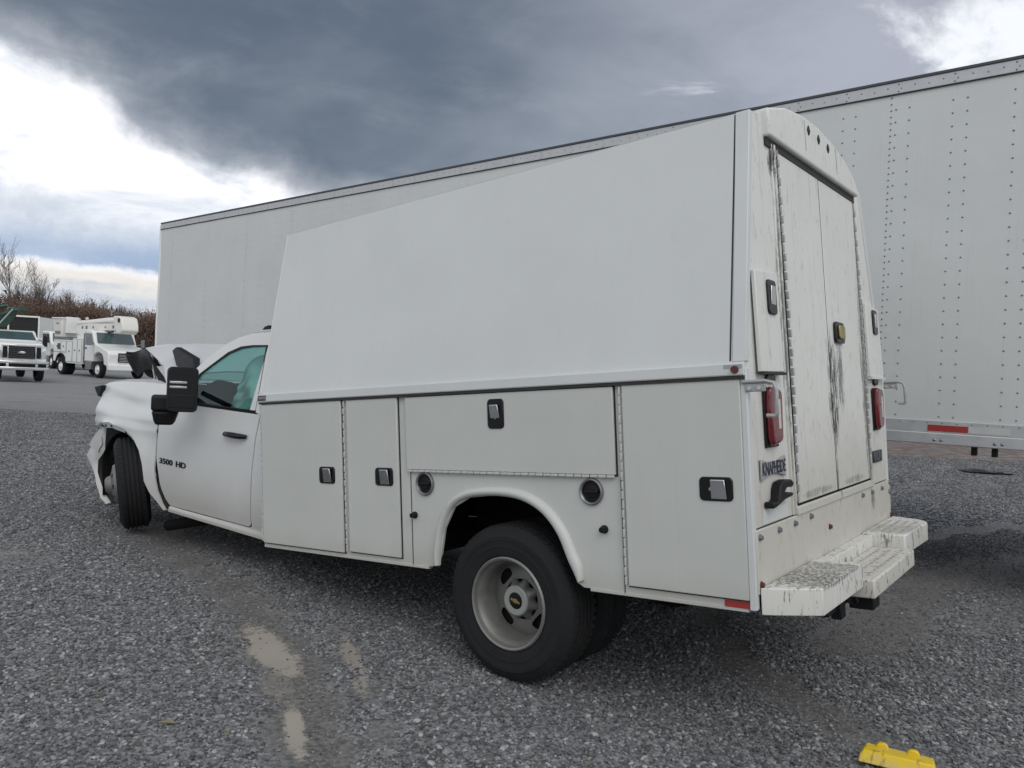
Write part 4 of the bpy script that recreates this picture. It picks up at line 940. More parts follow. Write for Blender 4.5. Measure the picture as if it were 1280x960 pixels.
mb = MB(); mb.lathe([(.185, .0), (.195, .015), (.185, .03), (.175, .015), (.185, 0)], 28, Matrix.Translation((3.28, .42, 1.12)) @ Matrix.Rotation(rad(62), 4, 'Z').inverted() @ Matrix.Rotation(rad(-90), 4, 'Z')); kp('steering_wheel', mb, M['seat'], smooth=True)
# dark slab mimicking the mirror's reflection in the glass and the deflated curtain airbag
mb = MB(); mb.prism([(3.57, 1.13), (3.507, 1.262), (3.419, 1.36), (3.35, 1.383), (3.188, 1.372), (3.128, 1.331), (3.136, 1.285), (3.179, 1.251), (3.23, 1.13)], .76, .84, 'y'); kp('mirror_reflection_slab', mb, M['seat'], bevel=.02)
def curt(u, v):
    return (3.45 - 1.2 * u, -.80 + .05 * math.sin(u * 17 + v * 3) + .16 * v * 0, 1.20 + .50 * v + .03 * math.sin(u * 9))
mb = MB(); mb.grid(curt, 40, 12); kp('curtain_airbag', mb, M['airbag'], smooth=True)
mb = MB(); mb.grid(lambda u, v: (3.50 - .62 * u + .05 * math.sin(v * 9), -.55 + .95 * v, 1.16 + .20 * math.sin(u * 3.1) + .05 * math.sin(v * 11 + u * 5)), 20, 20); kp('front_airbag', mb, M['airbag'], smooth=True)
def drape(u, v):
    x = 3.44 - .98 * u; zt = 1.24 + .42 * min(1, u * 1.9) ** .8
    z = 1.12 + (zt - 1.12) * v
    return (x, .74 - .10 * v + .035 * math.sin(u * 13 + v * 4) + .03 * noise.noise(Vector((u * 5, v * 6, 3))) , z + .02 * math.sin(u * 21))
mb = MB(); mb.grid(drape, 44, 18); kp('curtain_airbag', mb, M['airbag'], smooth=True)

# tow mirror, driver side (black shell seen from behind, two bright slots) and its lower arm cover
Vdir = unit((4.33 * 0 + (-2.42 - 3.09), (4.33 - 1.25), 0))           # toward the viewer side
def mirror(cx, cy, cz, s_):
    ax = Vector((Vdir.x, s_ * Vdir.y, 0)); bx = Vector((-ax.y, ax.x, 0))
    Mx = basis(ax, bx, (0, 0, 1), (cx, cy, cz))
    mb = MB()
    def rr(w_, h, r, n=5):
        o_ = []
        for (sx_, sz_, a0) in ((1, 1, 0), (-1, 1, 90), (-1, -1, 180), (1, -1, 270)):
            for k in range(n): a_ = rad(a0 + 90 * k / (n - 1)); o_.append((sx_ * (w_ - r) + r * math.cos(a_), sz_ * (h - r) + r * math.sin(a_)))
        return o_
    rings = []
    for (dx, f) in ((-.09, .72), (-.05, .93), (.02, 1.0), (.06, .98), (.075, .92)):
        rings.append([(dx, y * f, z * f - (.0 if dx < 0 else 0)) for y, z in rr(.108, .168, .035)])
    mb.loft(rings, True, True); o = obj('tow_mirror', mb, M['black'], truck, Mx, smooth=True, angle=50)
    for dz in (.055, .02):
        m2 = MB(); m2.box(.074, .0775, -.088 if s_ > 0 else -.03, .03 if s_ > 0 else .088, dz - .008, dz + .008); obj('mirror_slot', m2, M['chrome'], o, bevel=.002)
    m2 = MB(); m2.box(.066, .078, -.085, .085, -.135, -.035); obj('mirror_glass', m2, M['black'], o, bevel=.004)
    return o
mirror(3.075, 1.265, 1.318, 1)
mirror(3.30, -1.25, 1.318, -1)
Mx = basis(Vdir, Vector((-Vdir.y, Vdir.x, 0)), (0, 0, 1), (3.245, 1.30, 1.165))
mb = MB(); mb.loft([[(-.06, -.08, -.115), (.05, -.065, -.125), (.05, .055, -.125), (-.06, .07, -.115)], [(-.07, -.10, -.02), (.075, -.09, -.02), (.075, .09, -.02), (-.07, .10, -.02)]]); mb.box(-.075, .085, -.098, .100, -.016, .100)
obj('mirror_arm_cover', mb, M['black'], truck, Mx, bevel=.018, seg=3)
mb = MB(); mb.tube([(3.38, .98, 1.22), (3.30, 1.12, 1.22), (3.22, 1.25, 1.22)], .03, 8); mb.tube([(3.40, .98, 1.30), (3.2, 1.15, 1.33), (3.12, 1.25, 1.34)], .022, 8); kp('mirror_arm', mb, M['black'], smooth=True)

# ================================================================== SEMI-TRAILER
def Rm(yaw, p, r): return Matrix.Rotation(yaw, 4, 'Z') @ Matrix.Rotation(p, 4, 'Y') @ Matrix.Rotation(r, 4, 'X')
TLM = Matrix.Translation((3.1163, 6.5809, 1.155)) @ Rm(2.4574, .0183, .015)
trl = empty('semi_trailer', TLM, 'long white riveted box semi-trailer parked behind the service truck', 'trailer')
def tp(name, mb, mat, par=trl, **k): return obj(name, mb, mat, par, None, **k)
XA, XB, TW, TH = -3.45, 12.675, 2.59, 3.042
rng = random.Random(5)
# side sheets: one part per panel with a lapped seam
x = XA; edges = []
k0 = math.floor((XA) / 1.22)
xs_ = [XA] + [1.22 * k for k in range(-2, 11)] + [XB]
for a_, b_ in zip(xs_[:-1], xs_[1:]):
    for s_ in (0, 1):
        y = 0.0 if s_ == 0 else -TW
        mb = MB(); nn = 14
        def fn(u, v, a_=a_, b_=b_, y=y, s_=s_):
            xx = a_ + (b_ - a_) * u; zz = .185 + (2.93 - .185) * v
            w_ = .003 * noise.noise(Vector((xx * 1.2, zz * 1.1, y))) 
            return (xx, y + (w_ if s_ == 0 else -w_), zz)
        mb.grid(fn, 10, 16); tp('side_panel', mb, M['trailer'], smooth=True, solid=.002)
# nose: crushed slightly, leaning
nose = MB(); nose.grid(lambda u, v: (12.675 + .03 * math.sin(v * 7) * math.sin(u * 5) - .02 * v, -TW * u, .185 + 2.80 * v), 14, 20); tp('nose_panel', nose, M['trailer'], smooth=True, solid=.01)
mb = MB(); mb.box(XA, XA + .03, -TW + .02, -.02, .19, 2.95); tp('rear_door', mb, M['trailer'])
mb = MB(); mb.box(XA, XB, -TW + .01, -.01, 3.02, 3.035); tp('roof', mb, M['alu'])
mb = MB(); mb.box(XA, XB - .05, -TW + .01, -.01, .14, .18); tp('floor', mb, M['dark'])
for y0, y1 in ((-.012, .012), (-TW - .012, -TW + .012)):
    o = MB(); o.box(XA, XB, y0, y1, 2.924, 3.020); tr_ = tp('top_rail', o, M['alu'], bevel=.003)
    o = MB(); o.box(XA, XB, y0 - .008, y1 + .008, 3.018, 3.046); obj('rail_edge', o, M['rail_top'], tr_, bevel=.006)
    o = MB(); o.box(XA, XB, y0 - .002, y1 + .002, 2.915, 2.9235); obj('rail_gap', o, M['gap'], tr_)
    br_ = MB(); br_.box(XA, XB, y0, y1, .095, .190); brl = tp('bottom_rail', br_, M['alu'], bevel=.003)
    br_ = MB(); br_.box(XA, XB, y0 - .014, y1 + .014, .0, .094); obj('rail_flange', br_, M['alu'], brl, bevel=.008)
# corner post at the nose
mb = MB(); mb.tube([(12.665, -.03, .0), (12.69, -.03, 1.2), (12.665, -.03, 2.0), (12.70, -.03, 3.0)], .045, 10); tp('corner_post', mb, M['uw'], smooth=True)
# rivets, joined: pairs of columns on every post, dense row at the seams, rail rows
def rivet(mb, x, z, y=.0, r=.008, h=.006):
    b = mb.bm; top = b.verts.new((x, y + h, z)); rim = [b.verts.new((x + r * math.cos(k * math.pi / 3), y, z + r * math.sin(k * math.pi / 3))) for k in range(6)]
    for k in range(6): b.faces.new((rim[k], rim[(k + 1) % 6], top))
def rivet_rows(xa, xb, mat):
    mb = MB(); x = .3505 - .4267 * 9
    while x < xb:
        if x >= xa:
            for xx in (x - .052, x + .052):
                z = .225
                while z < 2.90: rivet(mb, xx, z, .003); z += .107
        x += .4267
    for k in range(-2, 11):
        if not xa <= 1.22 * k < xb: continue
        z = .22
        while z < 2.91: rivet(mb, 1.22 * k + .012, z, .004, .0075); z += .0535
    tp('side_rivets', mb, mat, kind='stuff')
rivet_rows(XA, 2.0, M['badge']); rivet_rows(2.0, 4.4, M['galv']); rivet_rows(4.4, XB - .2, M['trailer'])
mb = MB(); x = XA + .03; i = 0
while x < XB - .05:
    rivet(mb, x, 2.965 + (.012 if i % 2 else 0), .012, .007); 
    rivet(mb, x, .172, .012, .007)
    if i % 4 == 0: rivet(mb, x + .02, 2.94, .012, .008); rivet(mb, x + .02, 3.0, .012, .008); rivet(mb, x, .035, .026, .014, .012); rivet(mb, x + .05, .035, .026, .014, .012)
    x += .105; i += 1
tp('rail_rivets', mb, M['badge'], kind='stuff')
# reflective tape
x = -.663; 
for k in range(-9, 40):
    a_ = -.663 + .29 * k * 1.0
for (a_, b_, m_) in ((-.663, -.375, 'redtape'), (-.95, -.668, 'whitetape'), (-2.2, -1.9, 'redtape'), (-2.5, -2.21, 'whitetape'), (2.2, 2.5, 'redtape'), (1.9, 2.19, 'whitetape'), (5.2, 5.5, 'redtape'), (8.2, 8.5, 'redtape'), (11.2, 11.5, 'redtape')):
    mb = MB(); mb.box(a_, b_, .0122, .0145, .106, .156); tp('reflective_tape', mb, M[m_])
# crossmembers and hanging brackets, landing gear, tandem
for k in range(0, 33):
    mb = MB(); mb.box(XA + .4 + k * .48, XA + .44 + k * .48, -TW + .02, -.02, .02, .138); o = tp('crossmember', mb, M['dark'])
for xx in (-.70, -.84):
    mb = MB(); mb.box(xx - .018, xx + .018, -.12, -.04, -.07, .02); tp('hanger_bracket', mb, M['black'], bevel=.004)
for y in (-.35, -TW + .35):
    mb = MB(); mb.box(9.7, 9.82, y - .06, y + .06, -1.05, .02); mb.box(9.6, 9.92, y - .13, y + .13, -1.15, -1.08); tp('landing_leg', mb, M['galv'], bevel=.01)
for xx in (-1.9, -3.05):
    for y, fl_ in ((-.02, 0), (-.36, 0), (-TW + .36, 1), (-TW + .02, 1)):
        mw = Matrix.Translation((xx - .35, y, -.66)) @ (flip if fl_ else Matrix.Identity(4))
        w = obj('wheel', tyre_mesh(.50, .28, .29, lug=False), M['rubber'], trl, mw, smooth=True, angle=28)
        mb = MB(); mb.lathe([(.29, -.02), (.28, -.04), (.26, -.12), (.12, -.14), (.10, -.02), (0, -.01)], 40); obj('rim', mb, M['uw'], w, smooth=True)
    mb = MB(); mb.tube([(xx - .35, -.2, -.66), (xx - .35, -TW + .2, -.66)], .07, 10); tp('trailer_axle', mb, M['dark'])
    mb = MB(); mb.box(xx - .45, xx - .25, -.75, -.6, -.6, .02); mb.box(xx - .45, xx - .25, -TW + .6, -TW + .75, -.6, .02); tp('suspension_hanger', mb, M['dark'])

# ================================================================== YELLOW BLOCK
Y0 = Vector((1.588, 3.316, 0)); Yd = Vector((1.835 - 1.588, 3.196 - 3.316, 0)); Ld = Yd.length; Yx = Yd.normalized(); Yy = Vector((-Yx.y, Yx.x, 0))
YM = basis(Yx, Yy, (0, 0, 1), (1.588, 3.316, .0))
yb = empty('wheel_block', YM, 'yellow plastic block with two rounded lugs lying on the gravel', 'block')
mb = MB(); mb.loft([[(.0, .0, .05), (.012, .078, .05), (-.012, .09, .0), (-.018, -.022, .0), (-.004, -.010, .028)], [(.27, .0, .05), (.272, .078, .05), (.285, .09, .0), (.300, -.022, .0), (.282, -.010, .028)]]); obj('block_body', mb, M['yellow'], yb, bevel=.006)
for x in (.075, .195):
    mb = MB(); mb.prism([(x - .026, .045), (x - .022, .062), (x - .008, .070), (x + .010, .070), (x + .022, .062), (x + .026, .045)], .052, .076, 'y'); obj('lug', mb, M['yellow'], yb, bevel=.006)
mb = MB(); mb.vf([(.02, -.0035, .0405), (.26, -.0035, .0405), (.262, -.0085, .0305), (.018, -.0085, .0305)], [(0, 1, 2, 3)])

# ================================================================== BACKGROUND TRUCKS
def uframe(x, y, hx, hy, z=-.15, s=1.0):
    h = Vector((hx, hy, 0)).normalized(); l = Vector((-h.y, h.x, 0))
    return basis(h, l, (0, 0, 1), (x, y, z)) @ Matrix.Diagonal((1, s, 1, 1))
def small_wheel(par, x, y, z, r, w_, left, rimmat='uw'):
    mw = Matrix.Translation((x, y, z)) @ (Matrix.Identity(4) if left else flip)
    mb = MB(); mb.lathe([(r * .56, -.02), (r * .60, .005), (r * .9, .01), (r, -.04), (r, -w_ + .04), (r * .9, -w_ - .01), (r * .6, -w_)], 32); w = obj('wheel', mb, M['rubber'], par, mw, smooth=True)
    mb = MB(); mb.lathe([(r * .57, -.02), (r * .54, .0), (r * .50, -.06), (r * .28, -.03), (r * .22, .04), (0, .05)], 28); obj('rim', mb, M[rimmat], w, smooth=True)
    return w
def medium_cab(par, x0, sk, W_=1.2, crew=False):
    """x0 front axle, cab ahead and behind it; sk = which side gets lettering"""
    L = .0 if not crew else .95
    side = [(x0 - 1.65 - L, .85), (x0 - .62, .85), (x0 - .55, 1.15), (x0 - .30, 1.32), (x0 + .05, 1.38), (x0 + .40, 1.28), (x0 + .58, .98), (x0 + .60, .72), (x0 + 1.05, .66), (x0 + 1.12, 1.30), (x0 + 1.0, 1.50), (x0 + .10, 1.74), (x0 - .35, 1.80), (x0 - .40, 1.86), (x0 - .75, 2.52), (x0 - .95, 2.60), (x0 - 1.60 - L, 2.62), (x0 - 1.65 - L, 2.5)]
    mb = MB(); mb.prism(side, -W_ + .05, W_ - .05, 'y'); obj('cab', mb, M['uw'], par, bevel=.07, seg=3)
    # windshield
    t = .012; mb = MB(); mb.vf([(x0 - .38 + t, -W_ + .18, 1.90), (x0 - .38 + t, W_ - .18, 1.90), (x0 - .715 + t, W_ - .24, 2.47), (x0 - .715 + t, -W_ + .24, 2.47)], [(0, 1, 2, 3)]); obj('windshield', mb, M['darkglass'], par, solid=.02)
    for s_ in (1, -1):
        for (a_, b_) in (((x0 - 1.5, x0 - .80),) if not crew else ((x0 - 1.35, x0 - .80), (x0 - 2.35, x0 - 1.5))):
            y = s_ * (W_ - .045)
            mb = MB(); mb.prism([(a_, 1.78), (b_ + .22 if b_ > x0 - 1 else b_, 1.78), (b_, 2.40), (a_, 2.42)], y - .012, y + .012, 'y'); obj('side_window', mb, M['darkglass'], par)
            mb = MB(); mb.box(a_ - .08, a_ - .065, y - .006, y + .006, .95, 2.5); mb.box(b_ + .28, b_ + .295, y - .006, y + .006, 1.2, 1.8); obj('door_seam', mb, M['badge'], par)
            mb = MB(); mb.box(a_ + .02, a_ + .16, y - .03, y + .03, 1.56, 1.62); obj('door_handle', mb, M['black'], par)
        mb = MB(); mb.box(x0 + .55, x0 + 1.02, s_ * (W_ - .12) - .06, s_ * (W_ - .12) + .06, 1.0, 1.22); obj('headlight', mb, M['chrome'], par, bevel=.03)
        mb = MB(); mb.tube([(x0 - .45, s_ * (W_ - .02), 1.85), (x0 - .38, s_ * (W_ + .28), 1.95)], .02, 6); mb.box(x0 - .45, x0 - .36, s_ * (W_ + .28) - .10, s_ * (W_ + .28) + .10, 1.75, 2.2); obj('mirror', mb, M['black'] if crew else M['badge'], par)
        mb = MB(); mb.box(x0 - 1.45, x0 - .75, s_ * (W_ - .15) - .16, s_ * (W_ - .15) + .16, .42, .50); mb.box(x0 - 1.45, x0 - .75, s_ * (W_ - .15) - .12, s_ * (W_ - .15) + .12, .5, .86); obj('step', mb, M['badge'], par, bevel=.02)
    mb = MB(); mb.box(x0 + 1.08, x0 + 1.15, -.62, .62, .90, 1.40); g = obj('grille', mb, M['black'], par, bevel=.02)
    for k in range(5):
        mb = MB(); mb.box(x0 + 1.15, x0 + 1.165, -.58, .58, .95 + k * .085, .975 + k * .085); obj('grille_bar', mb, M['chrome'], g)
    mb = MB(); mb.box(x0 + 1.05, x0 + 1.30, -W_ + .02, W_ - .02, .45, .78); obj('bumper', mb, M['uw'], par, bevel=.05)
def chassis(par, x0, x1, W_=.45):
    mb = MB(); mb.box(x0, x1, -W_, -W_ + .1, .70, .95); mb.box(x0, x1, W_ - .1, W_, .70, .95)
    for k in range(5): xx = x0 + (x1 - x0) * (k + .5) / 5; mb.box(xx, xx + .12, -W_ + .1, W_ - .1, .74, .90)
    obj('frame_rail', mb, M['dark'], par)

# bucket truck; origin at rear axle
bt = empty('bucket_truck', uframe(-25.3, 45.75, .80, -.60), 'white bucket truck with stowed boom over its cab in front of the woods', 'truck', 'utility trucks parked across the yard')
x0 = 4.4; chassis(bt, -1.0, 5.4); medium_cab(bt, x0, -1)
for (x, l) in ((x0, 1), (x0, 0), (0, 1), (0, 0)): small_wheel(bt, x, 1.18 if l else -1.18, .46, .46, .28 if x else .30, l)
for l in (1, 0): small_wheel(bt, 0, .84 if l else -.84, .46, .46, .28, l)
for s_ in (-1, 1):
    pr = [(-.95, .75), (-.62, .75), (-.58, 1.0), (-.33, 1.18), (0, 1.24), (.33, 1.18), (.58, 1.0), (.62, .75), (.75, .68), (2.62, .68), (2.62, 2.10), (1.5, 2.10), (1.45, 1.98), (-.95, 1.98)]
    y0, y1 = sorted((s_ * .62, s_ * 1.20))
    mb = MB(); mb.prism(pr, y0, y1, 'y'); obj('service_body', mb, M['uw'], bt, bevel=.02)
    y = s_ * 1.205
    for (a_, b_, c_, d_) in ((-.88, -.02, 1.30, 1.90), (.04, .66, 1.30, 1.90), (.74, 1.42, .78, 1.90), (1.50, 2.02, .78, 2.05), (2.08, 2.56, .78, 2.05)):
        mb = MB(); mb.box(a_, b_, y - .012, y + .012, c_, d_); dr = obj('compartment_door', mb, M['uw'], bt, bevel=.012)
        mb = MB(); mb.box(a_ - .02, b_ + .02, y - .0035 - (.004 if s_ < 0 else 0), y + .0035 + (.004 if s_ > 0 else 0), c_ - .02, d_ + .02); obj('door_seal', mb, M['badge'], dr)
        mb = MB(); mb.box((a_ + b_) / 2 - .05, (a_ + b_) / 2 + .05, y - .02, y + .02, (c_ + d_) / 2 - .04, (c_ + d_) / 2 + .06); obj('latch', mb, M['black'], dr)
    mb = MB(); mb.tube([(math.cos(rad(a_)) * .60, s_ * 1.19, .60 + math.sin(rad(a_)) * .60) for a_ in range(0, 181, 15)], .05, 6); obj('fender_trim', mb, M['black'], bt, smooth=True)
    mb = MB(); mb.box(-.36, -.04, s_ * 1.226 - .006, s_ * 1.226 + .006, 1.44, 1.78); obj('company_decal', mb, M['navy'], bt)
mb = MB(); mb.box(-.95, 2.75, -1.15, 1.15, .98, 1.06); obj('deck', mb, M['dark'], bt)
mb = MB(); mb.box(.6, 2.2, -.6, .6, 1.06, 2.3); obj('cargo_box', mb, M['fg'], bt, bevel=.03)
mb = MB(); mb.box(2.64, 2.74, -1.0, -.2, .7, 2.2); obj('cab_guard', mb, M['black'], bt)
mb = MB(); mb.tube([(2.70, -1.12, .8), (2.70, -1.12, 2.4)], .05, 6); obj('exhaust_stack', mb, M['badge'], bt)
mb = MB(); mb.lathe([(.42, -.5), (.38, .2), (.30, .25), (0, .25)], 20, Matrix.Translation((1.2, 0, 2.25)) @ Matrix.Rotation(math.pi / 2, 4, 'X')); obj('turret', mb, M['uw'], bt, bevel=.02)
mb = MB(); mb.prism([(.2, 2.50), (.5, 2.30), (1.9, 2.30), (2.2, 2.60), (5.0, 2.62), (5.2, 2.72), (5.2, 2.95), (4.9, 3.0), (1.6, 2.98), (.2, 2.88)], -.45, -.12, 'y'); bo_ = obj('lower_boom', mb, M['fg'], bt, bevel=.03)
for (xx, zz, r_) in ((.9, 2.76, .09), (1.4, 2.76, .11), (2.2, 2.78, .07), (3.6, 2.80, .06), (4.5, 2.82, .10)):
    mb = MB(); mb.lathe([(0, .02), (r_, .02), (r_, 0)], 14, Matrix.Translation((xx, -.45, zz)) @ flip); obj('pin', mb, M['badge'], bo_)
mb = MB(); mb.tube([(-.9, .18, 3.02), (.3, .18, 3.06), (2.6, .18, 3.18), (4.6, .18, 3.22)], [.17, .17, .19, .21], 14); obj('upper_boom', mb, M['fg'], bt, smooth=True)
mb = MB(); mb.prism([(4.75, 2.66), (4.95, 2.46), (5.35, 2.44), (5.6, 2.62), (5.56, 2.95), (5.4, 3.34), (5.1, 3.42), (4.5, 3.42)], -.50, .42, 'y'); el_ = obj('boom_elbow', mb, M['fg'], bt, bevel=.08, seg=3)
mb = MB(); mb.lathe([(0, .02), (.13, .02), (.13, 0)], 14, Matrix.Translation((5.2, -.50, 3.18)) @ flip); obj('elbow_pin', mb, M['black'], el_)
mb = MB(); mb.tube([(.4, -.0, 2.62), (1.4, .05, 2.95), (2.2, .1, 3.05)], .07, 6); obj('boom_cylinder', mb, M['badge'], bt)
mb = MB(); mb.tube([(3.0, -.3, 2.45), (4.2, -.3, 2.56)], .04, 6); obj('boom_hose', mb, M['black'], bt)
mb = MB(); mb.loft([[(-2.5, -.52, 2.15), (-1.55, -.52, 2.15), (-1.55, .38, 2.15), (-2.5, .38, 2.15)], [(-2.62, -.60, 3.26), (-1.45, -.60, 3.26), (-1.45, .42, 3.26), (-2.62, .42, 3.26)]]); bk_ = obj('bucket', mb, M['fg'], bt, bevel=.04)
mb = MB(); mb.box(-2.68, -1.40, -.65, .47, 3.24, 3.32); obj('bucket_rim', mb, M['uw'], bk_, bevel=.02)
mb = MB(); mb.box(-1.44, -1.2, -.4, .3, 2.4, 3.36); obj('bucket_mount', mb, M['uw'], bk_, bevel=.02)
mb = MB(); mb.box(-2.2, -1.8, -.61, -.585, 2.95, 3.0); obj('bucket_label', mb, M['badge'], bk_)
mb = MB(); mb.box(-2.3, -1.7, -.60, -.54, 2.35, 2.52); obj('bucket_step', mb, M['badge'], bk_, bevel=.02)
mb = MB(); mb.box(-2.6, -.8, -.4, .3, 2.02, 2.14); obj('bucket_rest', mb, M['badge'], bt)
mb = MB(); mb.lathe([(0, .16), (.07, .14), (.09, 0)], 12, Matrix.Translation((0.1, .15, 3.24)) @ Matrix.Rotation(math.pi / 2, 4, 'X')); obj('beacon', mb, M['clear'], bt)
mb = MB()
for k in range(7): mb.box(x0 + .0 + k * .085, x0 + .065 + k * .085, -1.158, -1.150, 1.14 + .0 * k, 1.20)
obj('hood_marking', mb, M['badge'], bt, kind='stuff')

# second utility truck behind it
ut = empty('utility_truck', uframe(-35.3, 59.0, .70, -.71), 'white crew cab utility truck partly hidden behind the bucket truck', 'truck', 'utility trucks parked across the yard')
x0 = 5.9; chassis(ut, -1.6, 6.6); medium_cab(ut, x0, -1, 1.2, True)
for (x, l) in ((x0, 1), (x0, 0), (0, 1), (0, 0)): small_wheel(ut, x, 1.18 if l else -1.18, .5, .50, .30, l)
for s_ in (-1, 1):
    y0, y1 = sorted((s_ * .62, s_ * 1.20)); mb = MB(); mb.prism([(-1.6, .8), (-.6, .8), (-.5, 1.2), (.5, 1.2), (.6, .8), (3.1, .8), (3.1, 2.1), (-1.6, 2.1)], y0, y1, 'y'); obj('service_body', mb, M['uw'], ut, bevel=.02)
    for (a_, b_) in ((.7, 1.8), (1.88, 3.0)):
        mb = MB(); mb.box(a_, b_, s_ * 1.21 - .012, s_ * 1.21 + .012, .9, 2.0); obj('compartment_door', mb, M['uw'], ut, bevel=.012)
mb = MB(); mb.box(-1.6, 3.1, -1.1, 1.1, .95, 1.05); obj('deck', mb, M['dark'], ut)

# box truck with its dark open rear toward us
bx = empty('box_truck', uframe(-44.7, 71.0, .22, -.975), 'white box truck with dark open end behind the green boom', 'truck')
bd0 = Vector((-47.8, 71, 0))
def fr(x, y): return (x, y)
mb = MB()
Lb, Wb = 7.2, 1.30
mb.box(-Lb, -.02, -Wb, -Wb + .06, 1.0, 4.08); mb.box(-Lb, -.02, Wb - .06, Wb, 1.0, 4.08); mb.box(-Lb, -.02, -Wb + .06, Wb - .06, 4.02, 4.08); mb.box(-Lb, -.02, -Wb + .06, Wb - .06, 1.0, 1.08); mb.box(-Lb, -Lb + .06, -Wb + .06, Wb - .06, 1.08, 4.02); obj('cargo_box', mb, M['uw'], bx)
mb = MB(); mb.box(-.02, .06, -Wb - .02, -Wb + .12, .9, 4.14); mb.box(-.02, .06, Wb - .12, Wb + .02, .9, 4.14); mb.box(-.02, .06, -Wb + .12, Wb - .12, 3.98, 4.14); mb.box(-.02, .06, -Wb + .12, Wb - .12, .9, 1.05); obj('door_frame', mb, M['fg'], bx, bevel=.02)
mb = MB(); mb.box(-.12, -.07, -Wb + .08, Wb - .08, 1.09, 4.0); obj('interior_shade_panel', mb, M['wood'], bx)  # flat dark panel added for the shade inside the open box
for (x, l) in ((-1.6, 1), (-1.6, 0), (-7.6, 1), (-7.6, 0)): small_wheel(bx, x, 1.15 if l else -1.15, .5, .5, .3, l)
mb = MB(); mb.prism([(-9.0, .6), (-9.0, 1.5), (-8.6, 2.6), (-7.3, 2.7), (-7.3, .6)], -1.1, 1.1, 'y'); obj('cab', mb, M['uw'], bx, bevel=.06)
chassis(bx, -8.8, 0)

# left truck with bright grille, cut by the frame; green boom above
ft = empty('boom_truck', uframe(-21.2, 33.6, .66, -.75, -.12, .82), 'white medium duty truck with chrome grille and green boom at the left edge', 'truck')
mb = MB()
hw = 1.02
cabp = [(-3.0, .85), (-3.0, 2.12), (-2.7, 2.24), (-2.0, 2.20), (-1.35, 1.80), (-1.30, 1.74), (-.2, 1.66), (-.02, 1.52), (.0, .85)]
mb.prism(cabp, -hw, hw, 'y'); obj('cab', mb, M['uw'], ft, bevel=.07, seg=3)
mb = MB(); mb.vf([(-1.34, -hw + .10, 1.83), (-1.34, hw - .10, 1.83), (-1.90, hw - .18, 2.16), (-1.90, -hw + .18, 2.16)], [(0, 1, 2, 3)]); obj('windshield', mb, M['darkglass'], ft, solid=.02)
for s_ in (-1, 1):
    mb = MB(); mb.tube([(-1.26, s_ * (hw - .06), 1.80), (-1.92, s_ * (hw - .14), 2.20)], .05, 8); obj('windshield_pillar', mb, M['uw'], ft, smooth=True)
    mb = MB(); mb.prism([(-1.2, .75), (-1.2, 1.5), (-.6, 1.62), (-.02, 1.45), (.02, .80), (-.15, .70)], *sorted((s_ * (hw - .25), s_ * (hw + .14))), 'y'); obj('fender', mb, M['uw'], ft, bevel=.08, seg=3)
    mb = MB(); mb.box(-.06, .06, s_ * (hw - .02) - .12, s_ * (hw - .02) + .12, 1.02, 1.38); obj('headlight', mb, M['chrome'], ft, bevel=.03)
    mb = MB(); mb.box(.0, .07, s_ * .74 - .13, s_ * .74 + .13, 1.02, 1.50); obj('side_grille', mb, M['black'], ft, bevel=.03)
    small_wheel(ft, -.75, s_ * (hw + .10), .5, .5, .32, s_ > 0)
    small_wheel(ft, -5.2, s_ * (hw + .12), .5, .5, .32, s_ > 0)
    mb = MB(); mb.tube([(-1.3, s_ * hw, 1.85), (-1.2, s_ * (hw + .25), 1.75)], .02, 6); mb.box(-1.25, -1.15, s_ * (hw + .3) - .11, s_ * (hw + .3) + .11, 1.55, 1.95); obj('mirror', mb, M['black'], ft, bevel=.03)
mb = MB(); mb.box(.0, .09, -.60, .60, 1.0, 1.52); gr_ = obj('grille', mb, M['black'], ft, bevel=.03)
for (a_, b_, c_, d_) in ((-.92, .92, 1.52, 1.60), (-.66, -.60, 1.0, 1.52), (.60, .66, 1.0, 1.52), (-.92, -.86, 1.0, 1.52), (.86, .92, 1.0, 1.52)):
    mb = MB(); mb.box(.01, .12, a_, b_, c_, d_); obj('chrome_bar', mb, M['chrome'], gr_, bevel=.02)
for k in range(6): mb = MB(); mb.box(.085, .095, -.58, .58, 1.05 + k * .08, 1.058 + k * .08); obj('grille_slat', mb, M['badge'], gr_)
mb = MB(); mb.lathe([(0, .03), (.10, .025), (.12, 0)], 24, Matrix.Translation((.09, 0, 1.26)) @ Matrix.Rotation(-math.pi / 2, 4, 'Z') @ Matrix.Diagonal((1.5, 1, .55, 1))); obj('oval_emblem', mb, M['chrome'], gr_, smooth=True)
mb = MB(); mb.box(.05, .25, -1.22, 1.22, .78, .90); mb.box(.05, .27, -1.22, 1.22, .50, .64); mb.box(.05, .22, -1.2, 1.2, .64, .78)
bpo = obj('front_bumper', mb, M['chrome'], ft, bevel=.03)
for (a_, b_) in ((-1.1, -.72), (-.6, .6), (.72, 1.1)): mb = MB(); mb.box(.2, .235, a_, b_, .65, .77); obj('bumper_slot', mb, M['dark'], bpo)
mb = MB(); mb.box(-3.2, -.1, -.9, .9, .5, .85); obj('undercarriage', mb, M['dark'], ft)
chassis(ft, -7.5, -2.5)
mb = MB(); mb.box(-7.4, -3.2, -1.15, 1.15, .98, 1.12); obj('flat_deck', mb, M['dark'], ft)
